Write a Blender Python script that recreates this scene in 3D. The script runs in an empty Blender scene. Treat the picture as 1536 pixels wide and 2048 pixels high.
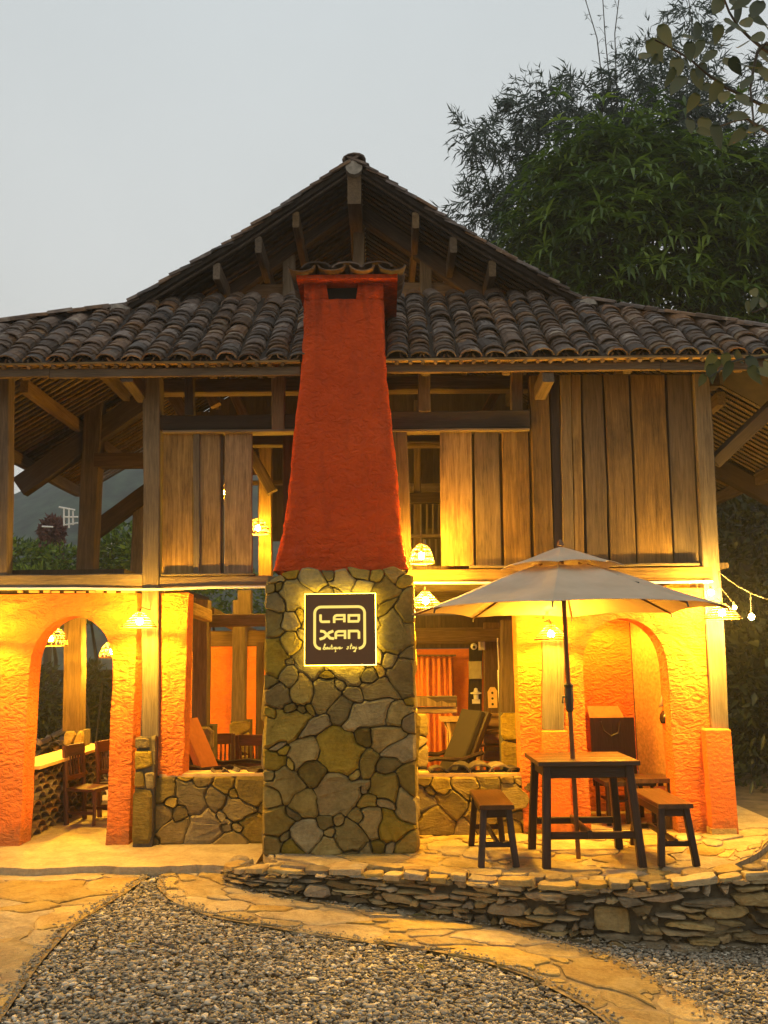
import bpy, bmesh, math, random
import numpy as np
from mathutils import Vector as V, Matrix as M4

random.seed(7); np.random.seed(7)
S = bpy.context.scene; COL = S.collection
R = math.radians

# ------------------------------------------------------------------ camera
F_PX, CX, CY = 1700.0, 768.0, 1024.0
CAM = V((0, 0, 1.6)); PITCH = R(9.7); ROLL = R(-0.65)
CROT = M4.Rotation(R(90) + PITCH, 4, 'X') @ M4.Rotation(ROLL, 4, 'Z')
cam = bpy.data.objects.new('camera', bpy.data.cameras.new('camera')); COL.objects.link(cam)
cam.matrix_world = M4.Translation(CAM) @ CROT
cam.data.sensor_fit = 'VERTICAL'; cam.data.sensor_height = 36.0
cam.data.lens = 36.0 * F_PX / 2048.0
cam.data.clip_start = 0.05; cam.data.clip_end = 2000
S.camera = cam

# ------------------------------------------------------------------ world, sun, exposure
w = bpy.data.worlds.new('World'); S.world = w; w.use_nodes = True
nt = w.node_tree; nt.nodes.clear()
n_out = nt.nodes.new('ShaderNodeOutputWorld'); n_bg = nt.nodes.new('ShaderNodeBackground')
n_sky = nt.nodes.new('ShaderNodeTexSky'); n_sky.sky_type = 'NISHITA'; n_sky.sun_disc = False
n_sky.sun_elevation = R(3); n_sky.sun_rotation = R(200)
n_tc = nt.nodes.new('ShaderNodeTexCoord'); n_sep = nt.nodes.new('ShaderNodeSeparateXYZ')
nt.links.new(n_tc.outputs['Generated'], n_sep.inputs[0])
n_rmp = nt.nodes.new('ShaderNodeValToRGB')                       # the even veil of cloud at dusk
e = n_rmp.color_ramp.elements
e[0].position = 0.0; e[0].color = (0.68, 0.645, 0.56, 1)
e[1].position = 0.75; e[1].color = (0.59, 0.645, 0.668, 1)
m_ = n_rmp.color_ramp.elements.new(0.42); m_.color = (0.645, 0.665, 0.655, 1)
nt.links.new(n_sep.outputs['Z'], n_rmp.inputs[0])
n_mul = nt.nodes.new('ShaderNodeVectorMath'); n_mul.operation = 'SCALE'; n_mul.inputs['Scale'].default_value = 0.10
nt.links.new(n_sky.outputs[0], n_mul.inputs[0])
n_cn = nt.nodes.new('ShaderNodeTexNoise'); n_cn.inputs['Scale'].default_value = 2.3; n_cn.inputs['Detail'].default_value = 4
nt.links.new(n_tc.outputs['Generated'], n_cn.inputs['Vector'])
n_mr = nt.nodes.new('ShaderNodeMapRange'); n_mr.inputs['To Min'].default_value = 0.90; n_mr.inputs['To Max'].default_value = 1.08
nt.links.new(n_cn.outputs[0], n_mr.inputs[0])
n_v2 = nt.nodes.new('ShaderNodeVectorMath'); n_v2.operation = 'SCALE'
nt.links.new(n_rmp.outputs[0], n_v2.inputs[0]); nt.links.new(n_mr.outputs[0], n_v2.inputs['Scale'])
n_mix = nt.nodes.new('ShaderNodeMix'); n_mix.data_type = 'RGBA'; n_mix.inputs[0].default_value = 0.93
nt.links.new(n_mul.outputs[0], n_mix.inputs[6]); nt.links.new(n_v2.outputs[0], n_mix.inputs[7])
nt.links.new(n_mix.outputs[2], n_bg.inputs[0]); n_bg.inputs[1].default_value = 1.15
nt.links.new(n_bg.outputs[0], n_out.inputs[0])
sun = bpy.data.objects.new('sun', bpy.data.lights.new('sun', 'SUN')); COL.objects.link(sun)
sun.data.energy = 0.08; sun.data.angle = R(40); sun.data.color = (1, .95, .9)
sun.rotation_euler = (R(35), 0, R(-25)); sun.location = (0, 0, 30)
S.view_settings.view_transform = 'Standard'; S.view_settings.look = 'None'
S.view_settings.exposure = 0.0; S.view_settings.gamma = 1.0; S.view_settings.use_curve_mapping = False
S.cycles.use_denoising = True
try: S.cycles.denoiser = 'OPENIMAGEDENOISE'
except Exception: pass
S.cycles.max_bounces = 6; S.cycles.diffuse_bounces = 3; S.cycles.glossy_bounces = 2
S.cycles.transmission_bounces = 4; S.cycles.transparent_max_bounces = 8; S.cycles.volume_bounces = 0
S.cycles.sample_clamp_indirect = 4.0; S.cycles.caustics_reflective = False; S.cycles.caustics_refractive = False
S.cycles.use_light_tree = True

# ------------------------------------------------------------------ picture point -> place
R3 = CROT.to_3x3(); R3T = R3.transposed()
def ray(px, py): return R3 @ V(((px - CX) / F_PX, (CY - py) / F_PX, -1.0))
def P(px, py, Y):                       # on the upright plane at depth Y
    d = ray(px, py); return CAM + d * (Y / d.y)
def smooth(a, b, x):
    t = min(1, max(0, (x - a) / (b - a))); return t * t * (3 - 2 * t)
def zg(x, y):                           # the yard falls gently to the right
    return -0.13 - 0.19 * smooth(-1.9, 2.0, x)
def G(px, py, z=None):                  # on the yard (or a level z)
    d = ray(px, py); h = -0.2 if z is None else z
    for _ in range(12):
        p = CAM + d * ((h - CAM.z) / d.z)
        if z is not None: break
        h = zg(p.x, p.y)
    return p
def proj(p):
    q = R3T @ (V(p) - CAM)
    return CX + F_PX * q.x / -q.z, CY - F_PX * q.y / -q.z

# ------------------------------------------------------------------ objects
WM = {}
def tag(o, label=None, cat=None, group=None, kind=None):
    for k, v_ in (('label', label), ('category', cat), ('group', group), ('kind', kind)):
        if v_: o[k] = v_
    return o
def place(o, mat, parent=None):
    COL.objects.link(o); WM[o.name] = mat; o.matrix_basis = mat
    if parent is not None:
        o.parent = parent; o.matrix_parent_inverse = WM[parent.name].inverted()
    return o
def thing(name, loc, label, cat, group=None, rz=0):
    o = bpy.data.objects.new(name, None); o.empty_display_size = .1
    place(o, M4.Translation(V(loc)) @ M4.Rotation(rz, 4, 'Z')); return tag(o, label, cat, group)
def mesh_data(name, verts, faces, mat, smooth_=False):
    me = bpy.data.meshes.new(name); me.from_pydata([tuple(v) for v in verts], [], faces)
    bm = bmesh.new(); bm.from_mesh(me); bmesh.ops.recalc_face_normals(bm, faces=bm.faces); bm.to_mesh(me); bm.free()
    if smooth_: me.polygons.foreach_set('use_smooth', [True] * len(me.polygons))
    if mat: me.materials.append(mat)
    return me
def link(name, verts, faces, mat, parent=None, origin=None, smooth_=False):
    """verts in world space; the object's origin goes to their middle (or to origin)"""
    if origin is None:
        origin = V((0, 0, 0))
        for v in verts: origin += V(v)
        origin /= max(1, len(verts))
    origin = V(origin)
    me = mesh_data(name, [V(v) - origin for v in verts], faces, mat, smooth_)
    return place(bpy.data.objects.new(name, me), M4.Translation(origin), parent)
def put(name, me, mat4, parent=None):
    return place(bpy.data.objects.new(name, me), mat4, parent)
def copy_tree(o, newmat, label=None, group=None):
    c = o.copy(); place(c, newmat); c.parent = None
    if label: c['label'] = label
    if group: c['group'] = group
    for ch in list(o.children):
        d = ch.copy(); COL.objects.link(d); d.parent = c; d.matrix_parent_inverse = ch.matrix_parent_inverse.copy()
        for g in list(ch.children):
            f = g.copy(); COL.objects.link(f); f.parent = d; f.matrix_parent_inverse = g.matrix_parent_inverse.copy()
    return c

class MB:
    def __init__(s): s.v = []; s.f = []
    def add(s, vs, fs):
        n = len(s.v); s.v += [V(v) for v in vs]; s.f += [tuple(i + n for i in f) for f in fs]
    def box(s, x0, x1, y0, y1, z0, z1):
        s.add([(x0,y0,z0),(x1,y0,z0),(x1,y1,z0),(x0,y1,z0),(x0,y0,z1),(x1,y0,z1),(x1,y1,z1),(x0,y1,z1)],
              [(0,3,2,1),(4,5,6,7),(0,1,5,4),(1,2,6,5),(2,3,7,6),(3,0,4,7)])
    def tube(s, pts, r, n=6, closed=False):
        pts = [V(p) for p in pts]; m = len(pts); base = len(s.v)
        rr = r if isinstance(r, (list, tuple)) else [r] * m
        for i, p in enumerate(pts):
            a = pts[(i - 1) % m] if (closed or i > 0) else p
            b = pts[(i + 1) % m] if (closed or i < m - 1) else p
            t = (b - a)
            t = t.normalized() if t.length > 1e-9 else V((0, 0, 1))
            up = V((0, 0, 1)) if abs(t.z) < .9 else V((0, 1, 0))
            x = t.cross(up).normalized(); y = x.cross(t)
            for k in range(n):
                an = 2 * math.pi * k / n
                s.v.append(p + (x * math.cos(an) + y * math.sin(an)) * rr[i])
        for i in range(m if closed else m - 1):
            for k in range(n):
                a = base + i * n + k; b = base + i * n + (k + 1) % n
                c = base + ((i + 1) % m) * n + (k + 1) % n; d = base + ((i + 1) % m) * n + k
                s.f.append((a, b, c, d))
        if not closed:
            s.f.append(tuple(base + k for k in range(n))[::-1]); s.f.append(tuple(base + (m - 1) * n + k for k in range(n)))
    def ring(s, c, rad, r, n=6, seg=20, squash=1.0):
        c = V(c)
        s.tube([c + V((rad * math.cos(2*math.pi*i/seg), rad * math.sin(2*math.pi*i/seg) * squash, 0)) for i in range(seg)], r, n, True)
    def lathe(s, c, prof, seg=16, cap=True):
        c = V(c); base = len(s.v)
        for (r, z) in prof:
            for k in range(seg):
                a = 2*math.pi*k/seg; s.v.append(c + V((r*math.cos(a), r*math.sin(a), z)))
        for i in range(len(prof)-1):
            for k in range(seg):
                s.f.append((base+i*seg+k, base+i*seg+(k+1)%seg, base+(i+1)*seg+(k+1)%seg, base+(i+1)*seg+k))
        if cap:
            s.f.append(tuple(base+k for k in range(seg))[::-1]); s.f.append(tuple(base+(len(prof)-1)*seg+k for k in range(seg)))
    def prism(s, pts, d):
        """polygon pts (world) pushed along d"""
        n = len(pts); d = V(d); s.add(list(pts) + [V(p) + d for p in pts],
            [tuple(range(n))[::-1], tuple(range(n, 2*n))] + [(i, (i+1)%n, n+(i+1)%n, n+i) for i in range(n)])
    def build(s, name, mat, parent=None, origin=None, smooth_=False):
        return link(name, s.v, s.f, mat, parent, origin, smooth_)

def beam(name, p0, p1, wd, dp, mat, parent, side=None, jit=.004, ch=.008):
    """a timber from p0 to p1; its own long axis is local Z so the grain runs along it"""
    p0, p1 = V(p0), V(p1); ax = p1 - p0; L = ax.length; z = ax.normalized()
    if side is None: side = V((1, 0, 0)) if abs(z.x) < .8 else V((0, 0, 1))
    x = (side - z * side.dot(z)).normalized(); y = z.cross(x)
    m = M4((x, y, z)).transposed().to_4x4(); m.translation = (p0 + p1) / 2
    n = max(2, min(6, int(L / .45) + 1)); vs = []; fs = []
    for i in range(n + 1):
        zz = -L/2 + L * i / n; jx = random.uniform(-jit, jit); jy = random.uniform(-jit, jit)
        if i in (0, n): jx = jy = 0
        a, b = wd/2 + random.uniform(-jit, jit)*.5, dp/2 + random.uniform(-jit, jit)*.5; c = min(ch, a*.4, b*.4)
        for (u, v) in ((-a, -b+c), (-a+c, -b), (a-c, -b), (a, -b+c), (a, b-c), (a-c, b), (-a+c, b), (-a, b-c)):
            vs.append((u + jx, v + jy, zz))
    for i in range(n):
        for k in range(8): fs.append((i*8+k, i*8+(k+1)%8, (i+1)*8+(k+1)%8, (i+1)*8+k))
    fs.append(tuple(range(8))[::-1]); fs.append(tuple(n*8+k for k in range(8)))
    return put(name, mesh_data(name, vs, fs, mat), m, parent)
def vpost(name, xt, yt, xb, yb, Y, wpx, d, mat, parent, **k):
    a, b = P(xt, yt, Y), P(xb, yb, Y); wd = wpx * Y / F_PX
    a.y = b.y = Y + d/2
    return beam(name, b, a, wd, d, mat, parent, side=V((1, 0, 0)), **k)
def hbeam(name, x0, x1, yt, yb, Y, d, mat, parent, ye=None, **k):
    """ye: (yt,yb) at x1 when the line is not level in the picture; otherwise level in the world"""
    xm = (x0 + x1)/2
    zt, zb = P(xm, yt, Y).z, P(xm, yb, Y).z; z = (zt + zb)/2
    a, b = V((P(x0, (yt+yb)/2, Y).x, Y + d/2, z)), V((P(x1, (yt+yb)/2, Y).x, Y + d/2, z))
    return beam(name, a, b, zt - zb, d, mat, parent, side=V((0, 0, 1)), **k)

# ------------------------------------------------------------------ Voronoi pieces
def clip(poly, a, b, c):                # keep a*x+b*y<=c
    out = []; n = len(poly)
    for i in range(n):
        p, q = poly[i], poly[(i+1) % n]
        dp, dq = a*p[0]+b*p[1]-c, a*q[0]+b*q[1]-c
        if dp <= 0: out.append(p)
        if dp * dq < 0:
            t = dp/(dp-dq); out.append((p[0]+t*(q[0]-p[0]), p[1]+t*(q[1]-p[1])))
    return out
def scatter(w_, h_, d, jit=.75, x0=0, y0=0, tries=4000, rng=None, sizes=(.7, 1.5)):
    rng = rng or random; pts = []
    for _ in range(tries):
        p = (x0 + rng.uniform(0, w_), y0 + rng.uniform(0, h_)); r = d * rng.uniform(*sizes)
        if all((p[0]-q[0])**2 + (p[1]-q[1])**2 > ((r+q[2])/2)**2 for q in pts): pts.append((p[0], p[1], r))
    return pts
def cells(pts, poly):
    out = []
    for i, p in enumerate(pts):
        c = list(poly)
        for j, q in enumerate(pts):
            if i == j: continue
            dx, dy = q[0]-p[0], q[1]-p[1]
            d2 = dx*dx+dy*dy
            if d2 > 36 * max(p[2], q[2])**2: continue
            k = .5 + .25*(p[2]**2 - q[2]**2)/d2                # bigger stones take more room
            k = min(.8, max(.2, k))
            c = clip(c, dx, dy, dx*(p[0]+k*dx) + dy*(p[1]+k*dy))
            if len(c) < 3: break
        if len(c) >= 3: out.append(c)
    return out
def area(p): return abs(sum(p[i][0]*p[(i+1)%len(p)][1]-p[(i+1)%len(p)][0]*p[i][1] for i in range(len(p))))/2
def inset(poly, d):
    n = len(poly); cx = sum(p[0] for p in poly)/n; cy = sum(p[1] for p in poly)/n
    ar = sum(poly[i][0]*poly[(i+1)%n][1]-poly[(i+1)%n][0]*poly[i][1] for i in range(n))
    c = list(poly)
    for i in range(n):
        p, q = poly[i], poly[(i+1)%n]; ex, ey = q[0]-p[0], q[1]-p[1]; l = math.hypot(ex, ey)
        if l < 1e-6: continue
        nx, ny = (ey/l, -ex/l) if ar > 0 else (-ey/l, ex/l)
        c = clip(c, nx, ny, nx*p[0]+ny*p[1]-d)
        if len(c) < 3: return None
    return c
def soften(poly, k=.22, wob=0.0):
    out = []; n = len(poly)
    for i in range(n):
        a, b, c = poly[i-1], poly[i], poly[(i+1)%n]
        k1 = k*random.uniform(.6, 1.3)
        for q in (a, c):
            out.append((b[0]+(q[0]-b[0])*k1 + random.uniform(-wob, wob), b[1]+(q[1]-b[1])*k1 + random.uniform(-wob, wob)))
    # order: around b we went a then c, which keeps the walk direction
    return out
def piece(name, poly, mapf, mat, parent, depth=.03, back=.03, joint=.008, dome=.6, k=.2, wob=.003, flat=False, min_a=.0006, ring=.82):
    """one stone or slab: a rounded cell standing proud of the joint, with an uneven face"""
    q = inset(poly, joint * random.uniform(.7, 1.3)) if joint > 0 else list(poly)
    if not q or area(q) < min_a: return None
    # drop very short edges
    q = [p for i, p in enumerate(q) if math.hypot(p[0]-q[i-1][0], p[1]-q[i-1][1]) > .006]
    if len(q) < 3: return None
    q = soften(q, k, wob); n = len(q)
    cx = sum(p[0] for p in q)/n; cy = sum(p[1] for p in q)/n
    dd = depth * random.uniform(.75, 1.25); tx, ty = random.uniform(-.10, .10), random.uniform(-.10, .10)
    sc = lambda p, s: (cx+(p[0]-cx)*s, cy+(p[1]-cy)*s)
    vs = [mapf(p[0], p[1], -back) for p in q]
    vs += [mapf(p[0], p[1], dd*(.45 if not flat else .8) + (0 if flat else random.uniform(-.12, .12)*depth)) for p in q]
    s2 = ring if not flat else .93
    for p in q:
        p2 = sc(p, s2*random.uniform(.95, 1.04))
        vs.append(mapf(p2[0], p2[1], dd + (p2[0]-cx)*tx + (p2[1]-cy)*ty + random.uniform(-1, 1)*depth*(.16 if not flat else .04)))
    fs = []
    for i in range(n):
        j = (i+1) % n; fs.append((i, j, n+j, n+i)); fs.append((n+i, n+j, 2*n+j, 2*n+i))
    if flat: fs.append(tuple(range(2*n, 3*n)))
    else:
        if dome < .5: fs.append(tuple(range(2*n, 3*n)))          # a broken, nearly flat face
        else:
            vs.append(mapf(cx, cy, dd + depth*random.uniform(-.05, .25)*dome)); c_ = 3*n
            for i in range(n): fs.append((2*n+i, 2*n+(i+1)%n, c_))
    fs.append(tuple(range(n))[::-1])
    return link(name, vs, fs, mat, parent)

def masonry(W, H, res, layers, gap, seed, warp=.02, keep=None):
    """outlines of broken stones packed in a W x H field: big ones first, small ones fill in; each has its own length, turn and squareness"""
    rg = np.random.default_rng(seed); sd = []
    for (d, tries, asp) in layers:
        for _ in range(tries):
            x, y = rg.uniform(0, W), rg.uniform(0, H); a = rg.uniform(*asp); s_ = d*rg.uniform(.85, 1.15)
            if all((x-q[0])**2 + (y-q[1])**2 > (.46*(s_+q[5]))**2 for q in sd): sd.append((x, y, s_*math.sqrt(a)*.5, s_/math.sqrt(a)*.5, rg.normal(0, .55) if a > 1.25 else rg.uniform(0, 1.6), s_))
    nx, ny = int(W/res), int(H/res); gx_, gy_ = np.meshgrid((np.arange(nx)+.5)*res, (np.arange(ny)+.5)*res)
    wx_ = gx_ + warp*(np.sin(gx_*9.1 + 3*np.sin(gy_*7 + seed)) + .5*np.sin(gy_*23 + gx_*11 + seed)); wy_ = gy_ + warp*(np.sin(gy_*8.3 + 2.5*np.sin(gx_*6.2 + 1.7*seed)) + .5*np.sin(gx_*21 - gy_*13))
    best = np.full((ny, nx), 9e9); lab = np.zeros((ny, nx), int)
    for k, (x, y, a, b, t, _) in enumerate(sd):
        u = ((wx_-x)*math.cos(t) + (wy_-y)*math.sin(t))/a; v = (-(wx_-x)*math.sin(t) + (wy_-y)*math.cos(t))/b
        sk = math.sin(k*12.9898)*.35; u = u + sk*v
        d = .62*np.maximum(np.abs(u), np.abs(v)) + .38*np.hypot(u, v); m = d < best; best[m] = d[m]; lab[m] = k
    if keep is not None: lab[~keep(gx_, gy_)] = -1
    out = []
    edge = np.zeros((ny, nx), bool)
    for dx in range(-gap, gap+1):
        for dy in range(-gap, gap+1):
            if dx*dx + dy*dy > gap*gap + .1: continue
            sh = np.roll(np.roll(lab, dy, 0), dx, 1)
            mm = sh != lab
            if dy > 0: mm[:dy] = False
            if dy < 0: mm[dy:] = False
            if dx > 0: mm[:, :dx] = False
            if dx < 0: mm[:, dx:] = False
            edge |= mm
    for k in range(len(sd)):
        mk = (lab == k) & ~edge
        if mk.sum()*res*res < .0009: continue
        pm = np.pad(mk, 1); nxt = {}
        for j, i in zip(*np.nonzero(pm)):
            if not pm[j-1, i]: nxt.setdefault((i, j), []).append((i+1, j))
            if not pm[j, i+1]: nxt.setdefault((i+1, j), []).append((i+1, j+1))
            if not pm[j+1, i]: nxt.setdefault((i+1, j+1), []).append((i, j+1))
            if not pm[j, i-1]: nxt.setdefault((i, j+1), []).append((i, j))
        loop = []
        while nxt:
            st = next(iter(nxt)); cur = st; lp = []
            while cur in nxt:
                q = nxt[cur].pop(); 
                if not nxt[cur]: del nxt[cur]
                lp.append(cur); cur = q
                if cur == st: break
            if len(lp) > len(loop): loop = lp
        n = len(loop)
        if n < 10: continue
        pts = [tuple(sum(loop[(i+o) % n][c] for o in (-2, -1, 0, 1, 2))/5 for c in (0, 1)) for i in range(n)]
        # keep the corners, drop what lies on a line
        far = max(range(n), key=lambda i: (pts[i][0]-pts[0][0])**2 + (pts[i][1]-pts[0][1])**2)
        def dp(a, b):
            if b <= a + 1: return []
            (x0, y0), (x1, y1) = pts[a], pts[b % n]; L = math.hypot(x1-x0, y1-y0) + 1e-9; mx, mi = 0, None
            for i in range(a+1, b):
                d = abs((x1-x0)*(pts[i][1]-y0) - (y1-y0)*(pts[i][0]-x0))/L
                if d > mx: mx, mi = d, i
            return [] if mx < .85 else dp(a, mi) + [mi] + dp(mi, b)
        ids = [0] + dp(0, far) + [far] + dp(far, n)
        if len(ids) < 3: continue
        out.append([((pts[i][0]-1)*res, (pts[i][1]-1)*res) for i in ids])
    return out

# ------------------------------------------------------------------ materials
def newmat(name):
    m = bpy.data.materials.new(name); m.use_nodes = True; t = m.node_tree
    return m, t, t.nodes['Principled BSDF']
def N(t, kind, **kw):
    n = t.nodes.new(kind)
    for k, v in kw.items():
        if k in n.inputs.keys(): n.inputs[k].default_value = v
        else: setattr(n, k, v)
    return n
def coord(t, scale=(1, 1, 1), rnd=True, kind='Object'):
    tc = N(t, 'ShaderNodeTexCoord'); mp = N(t, 'ShaderNodeMapping'); mp.inputs['Scale'].default_value = scale
    t.links.new(tc.outputs[kind], mp.inputs['Vector'])
    oi = N(t, 'ShaderNodeObjectInfo')
    if rnd:
        mu = N(t, 'ShaderNodeVectorMath', operation='SCALE'); cb = N(t, 'ShaderNodeCombineXYZ')
        for k in range(3): t.links.new(oi.outputs['Random'], cb.inputs[k])
        mu.inputs['Scale'].default_value = 40; t.links.new(cb.outputs[0], mu.inputs[0])
        t.links.new(mu.outputs[0], mp.inputs['Location'])
    return mp.outputs[0], oi.outputs['Random']
def noise(t, vec, scale, detail=5, rough=.6, dist=0):
    n = N(t, 'ShaderNodeTexNoise', Scale=scale, Detail=detail, Roughness=rough, Distortion=dist)
    t.links.new(vec, n.inputs['Vector']); return n.outputs[0]
def ramp(t, fac, stops):
    r = N(t, 'ShaderNodeValToRGB'); el = r.color_ramp.elements
    while len(el) < len(stops): el.new(.5)
    for e_, (p, c) in zip(el, stops): e_.position = p; e_.color = (*c, 1) if len(c) == 3 else c
    t.links.new(fac, r.inputs[0]); return r.outputs[0]
def mixc(t, fac, a, b, mode='MIX'):
    m = N(t, 'ShaderNodeMix', data_type='RGBA', blend_type=mode)
    for s_, v in ((0, fac), (6, a), (7, b)):
        if hasattr(v, 'links'): t.links.new(v, m.inputs[s_])
        else: m.inputs[s_].default_value = v if s_ == 0 else (*v, 1)
    return m.outputs[2]
def math_(t, op, a, b=None):
    m = N(t, 'ShaderNodeMath', operation=op)
    for i, v in enumerate((a, b)):
        if v is None: continue
        if hasattr(v, 'links'): t.links.new(v, m.inputs[i])
        else: m.inputs[i].default_value = v
    return m.outputs[0]
def bump(t, bs, h, strength=.5, dist=.01):
    b = N(t, 'ShaderNodeBump', Strength=strength, Distance=dist); t.links.new(h, b.inputs['Height']); t.links.new(b.outputs[0], bs.inputs['Normal'])
def varied(t, col, rnd, lo=.7, hi=1.25, sat=None):
    hs = N(t, 'ShaderNodeHueSaturation'); mr = N(t, 'ShaderNodeMapRange'); mr.inputs['To Min'].default_value = lo; mr.inputs['To Max'].default_value = hi
    t.links.new(rnd, mr.inputs[0]); t.links.new(mr.outputs[0], hs.inputs['Value']); t.links.new(col, hs.inputs['Color'])
    if sat:
        m2 = math_(t, 'FRACT', math_(t, 'MULTIPLY', rnd, 17.3)); mr2 = N(t, 'ShaderNodeMapRange')
        mr2.inputs['To Min'].default_value = sat[0]; mr2.inputs['To Max'].default_value = sat[1]; t.links.new(m2, mr2.inputs[0]); t.links.new(mr2.outputs[0], hs.inputs['Saturation'])
    return hs.outputs[0]

def wood_mat(name, dark, mid, light, rough=.8, lo=.65, hi=1.3, stain=.6, grain=1.0):
    m, t, b = newmat(name); vec, rnd = coord(t, (9*grain, 9*grain, .55))
    g = noise(t, vec, 2.2, 8, .65, 1.2); fine = noise(t, vec, 11, 4, .7)
    v2, _ = coord(t, (2.2, 2.2, 1.1)); blot = noise(t, v2, 1.6, 5, .6)
    c = ramp(t, g, [(.28, dark), (.5, mid), (.74, light)])
    c = mixc(t, math_(t, 'MULTIPLY', ramp(t, blot, [(.48, (0, 0, 0)), (.72, (1, 1, 1))]), stain), c, tuple(x*.35 for x in dark))
    c = mixc(t, .35, c, ramp(t, fine, [(.3, tuple(x*.6 for x in dark)), (.7, light)]))
    t.links.new(varied(t, c, rnd, lo, hi, (.75, 1.15)), b.inputs['Base Color']); b.inputs['Roughness'].default_value = rough
    bump(t, b, math_(t, 'ADD', g, math_(t, 'MULTIPLY', fine, .5)), .55, .012); b.inputs['Specular IOR Level'].default_value = .25
    return m
WOOD_OLD = wood_mat('old_timber', (.055, .032, .016), (.125, .078, .038), (.21, .145, .08))
WOOD_DARK = wood_mat('dark_timber', (.028, .017, .010), (.055, .034, .019), (.095, .06, .035))
WOOD_PLANK = wood_mat('weathered_plank', (.075, .038, .010), (.22, .122, .034), (.40, .25, .08), lo=.45, hi=1.2, stain=.9)
WOOD_GREY = wood_mat('greyed_timber', (.07, .05, .03), (.135, .10, .06), (.22, .17, .11), lo=.8, hi=1.15)
WOOD_FURN = wood_mat('stained_furniture_wood', (.016, .009, .006), (.036, .019, .011), (.07, .036, .02), rough=.42, stain=.25, grain=.7)
WOOD_TOP = wood_mat('stained_table_wood', (.035, .016, .007), (.07, .032, .013), (.12, .058, .024), rough=.3, stain=.3, grain=.6)
WOOD_RED = wood_mat('red_brown_wood', (.06, .022, .01), (.13, .048, .02), (.20, .085, .035), rough=.45)

def stucco_mat(name, base, deep, rough_relief=1.0, stretch=(3.2, 3.2, 7.5), soot=False):
    m, t, b = newmat(name); vec, rnd = coord(t, (1, 1, 1), rnd=False)
    big = noise(t, vec, 2.1, 5, .6); sm = noise(t, vec, 38, 4, .6)
    v2, _ = coord(t, stretch, rnd=False); rel = noise(t, v2, 2.4, 6, .55, 1.4)
    c = ramp(t, big, [(.3, deep), (.7, base)])
    c = mixc(t, math_(t, 'MULTIPLY', ramp(t, rel, [(.25, (1, 1, 1)), (.5, (0, 0, 0))]), .35), c, tuple(x*.6 for x in deep))
    v3, _ = coord(t, (4.5, 4.5, .7), rnd=False); strk = noise(t, v3, 1.5, 5, .6)
    c = mixc(t, math_(t, 'MULTIPLY', ramp(t, strk, [(.5, (0, 0, 0)), (.75, (1, 1, 1))]), .45), c, tuple(x*.55 + .012 for x in deep))
    c = mixc(t, math_(t, 'MULTIPLY', ramp(t, noise(t, vec, 3.7, 6, .65), [(.58, (0, 0, 0)), (.8, (1, 1, 1))]), .35), c, tuple(min(1, x*1.2 + .05) for x in base))
    ge = N(t, 'ShaderNodeNewGeometry'); sp = N(t, 'ShaderNodeSeparateXYZ'); t.links.new(ge.outputs['Position'], sp.inputs[0])
    mr = N(t, 'ShaderNodeMapRange'); mr.inputs['From Min'].default_value = .02; mr.inputs['From Max'].default_value = .32; mr.inputs['To Min'].default_value = .34; mr.inputs['To Max'].default_value = -.25
    t.links.new(sp.outputs['Z'], mr.inputs[0]); dirt = math_(t, 'ADD', mr.outputs[0], noise(t, vec, 9, 6, .7))
    c = mixc(t, math_(t, 'MULTIPLY', ramp(t, dirt, [(.55, (0, 0, 0)), (.8, (1, 1, 1))]), .55), c, (.16, .10, .05))
    if soot:
        m3 = N(t, 'ShaderNodeMapRange'); m3.inputs['From Min'].default_value = 4.3; m3.inputs['From Max'].default_value = 5.25; m3.inputs['To Min'].default_value = -.2; m3.inputs['To Max'].default_value = .22
        t.links.new(sp.outputs['Z'], m3.inputs[0]); c = mixc(t, math_(t, 'MULTIPLY', ramp(t, math_(t, 'ADD', m3.outputs[0], strk), [(.5, (0, 0, 0)), (.85, (1, 1, 1))]), .6), c, (.05, .022, .012))
    t.links.new(c, b.inputs['Base Color']); b.inputs['Roughness'].default_value = .9; b.inputs['Specular IOR Level'].default_value = .15
    bump(t, b, math_(t, 'ADD', math_(t, 'MULTIPLY', rel, rough_relief), math_(t, 'MULTIPLY', sm, .12)), 1.0, .085)
    return m
STUCCO_RED = stucco_mat('burnt_orange_stucco', (.64, .078, .012), (.52, .056, .008), .55, stretch=(5, 5, 6.5), soot=True)
STUCCO = stucco_mat('orange_stucco', (.75, .215, .045), (.69, .175, .032), .6, stretch=(4, 4, 8))
STUCCO_FLAT = stucco_mat('smooth_orange_plaster', (.75, .21, .042), (.70, .18, .033), .10)
STUCCO_ROOM = stucco_mat('room_orange_plaster', (.74, .22, .042), (.66, .17, .03), .25)

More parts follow.
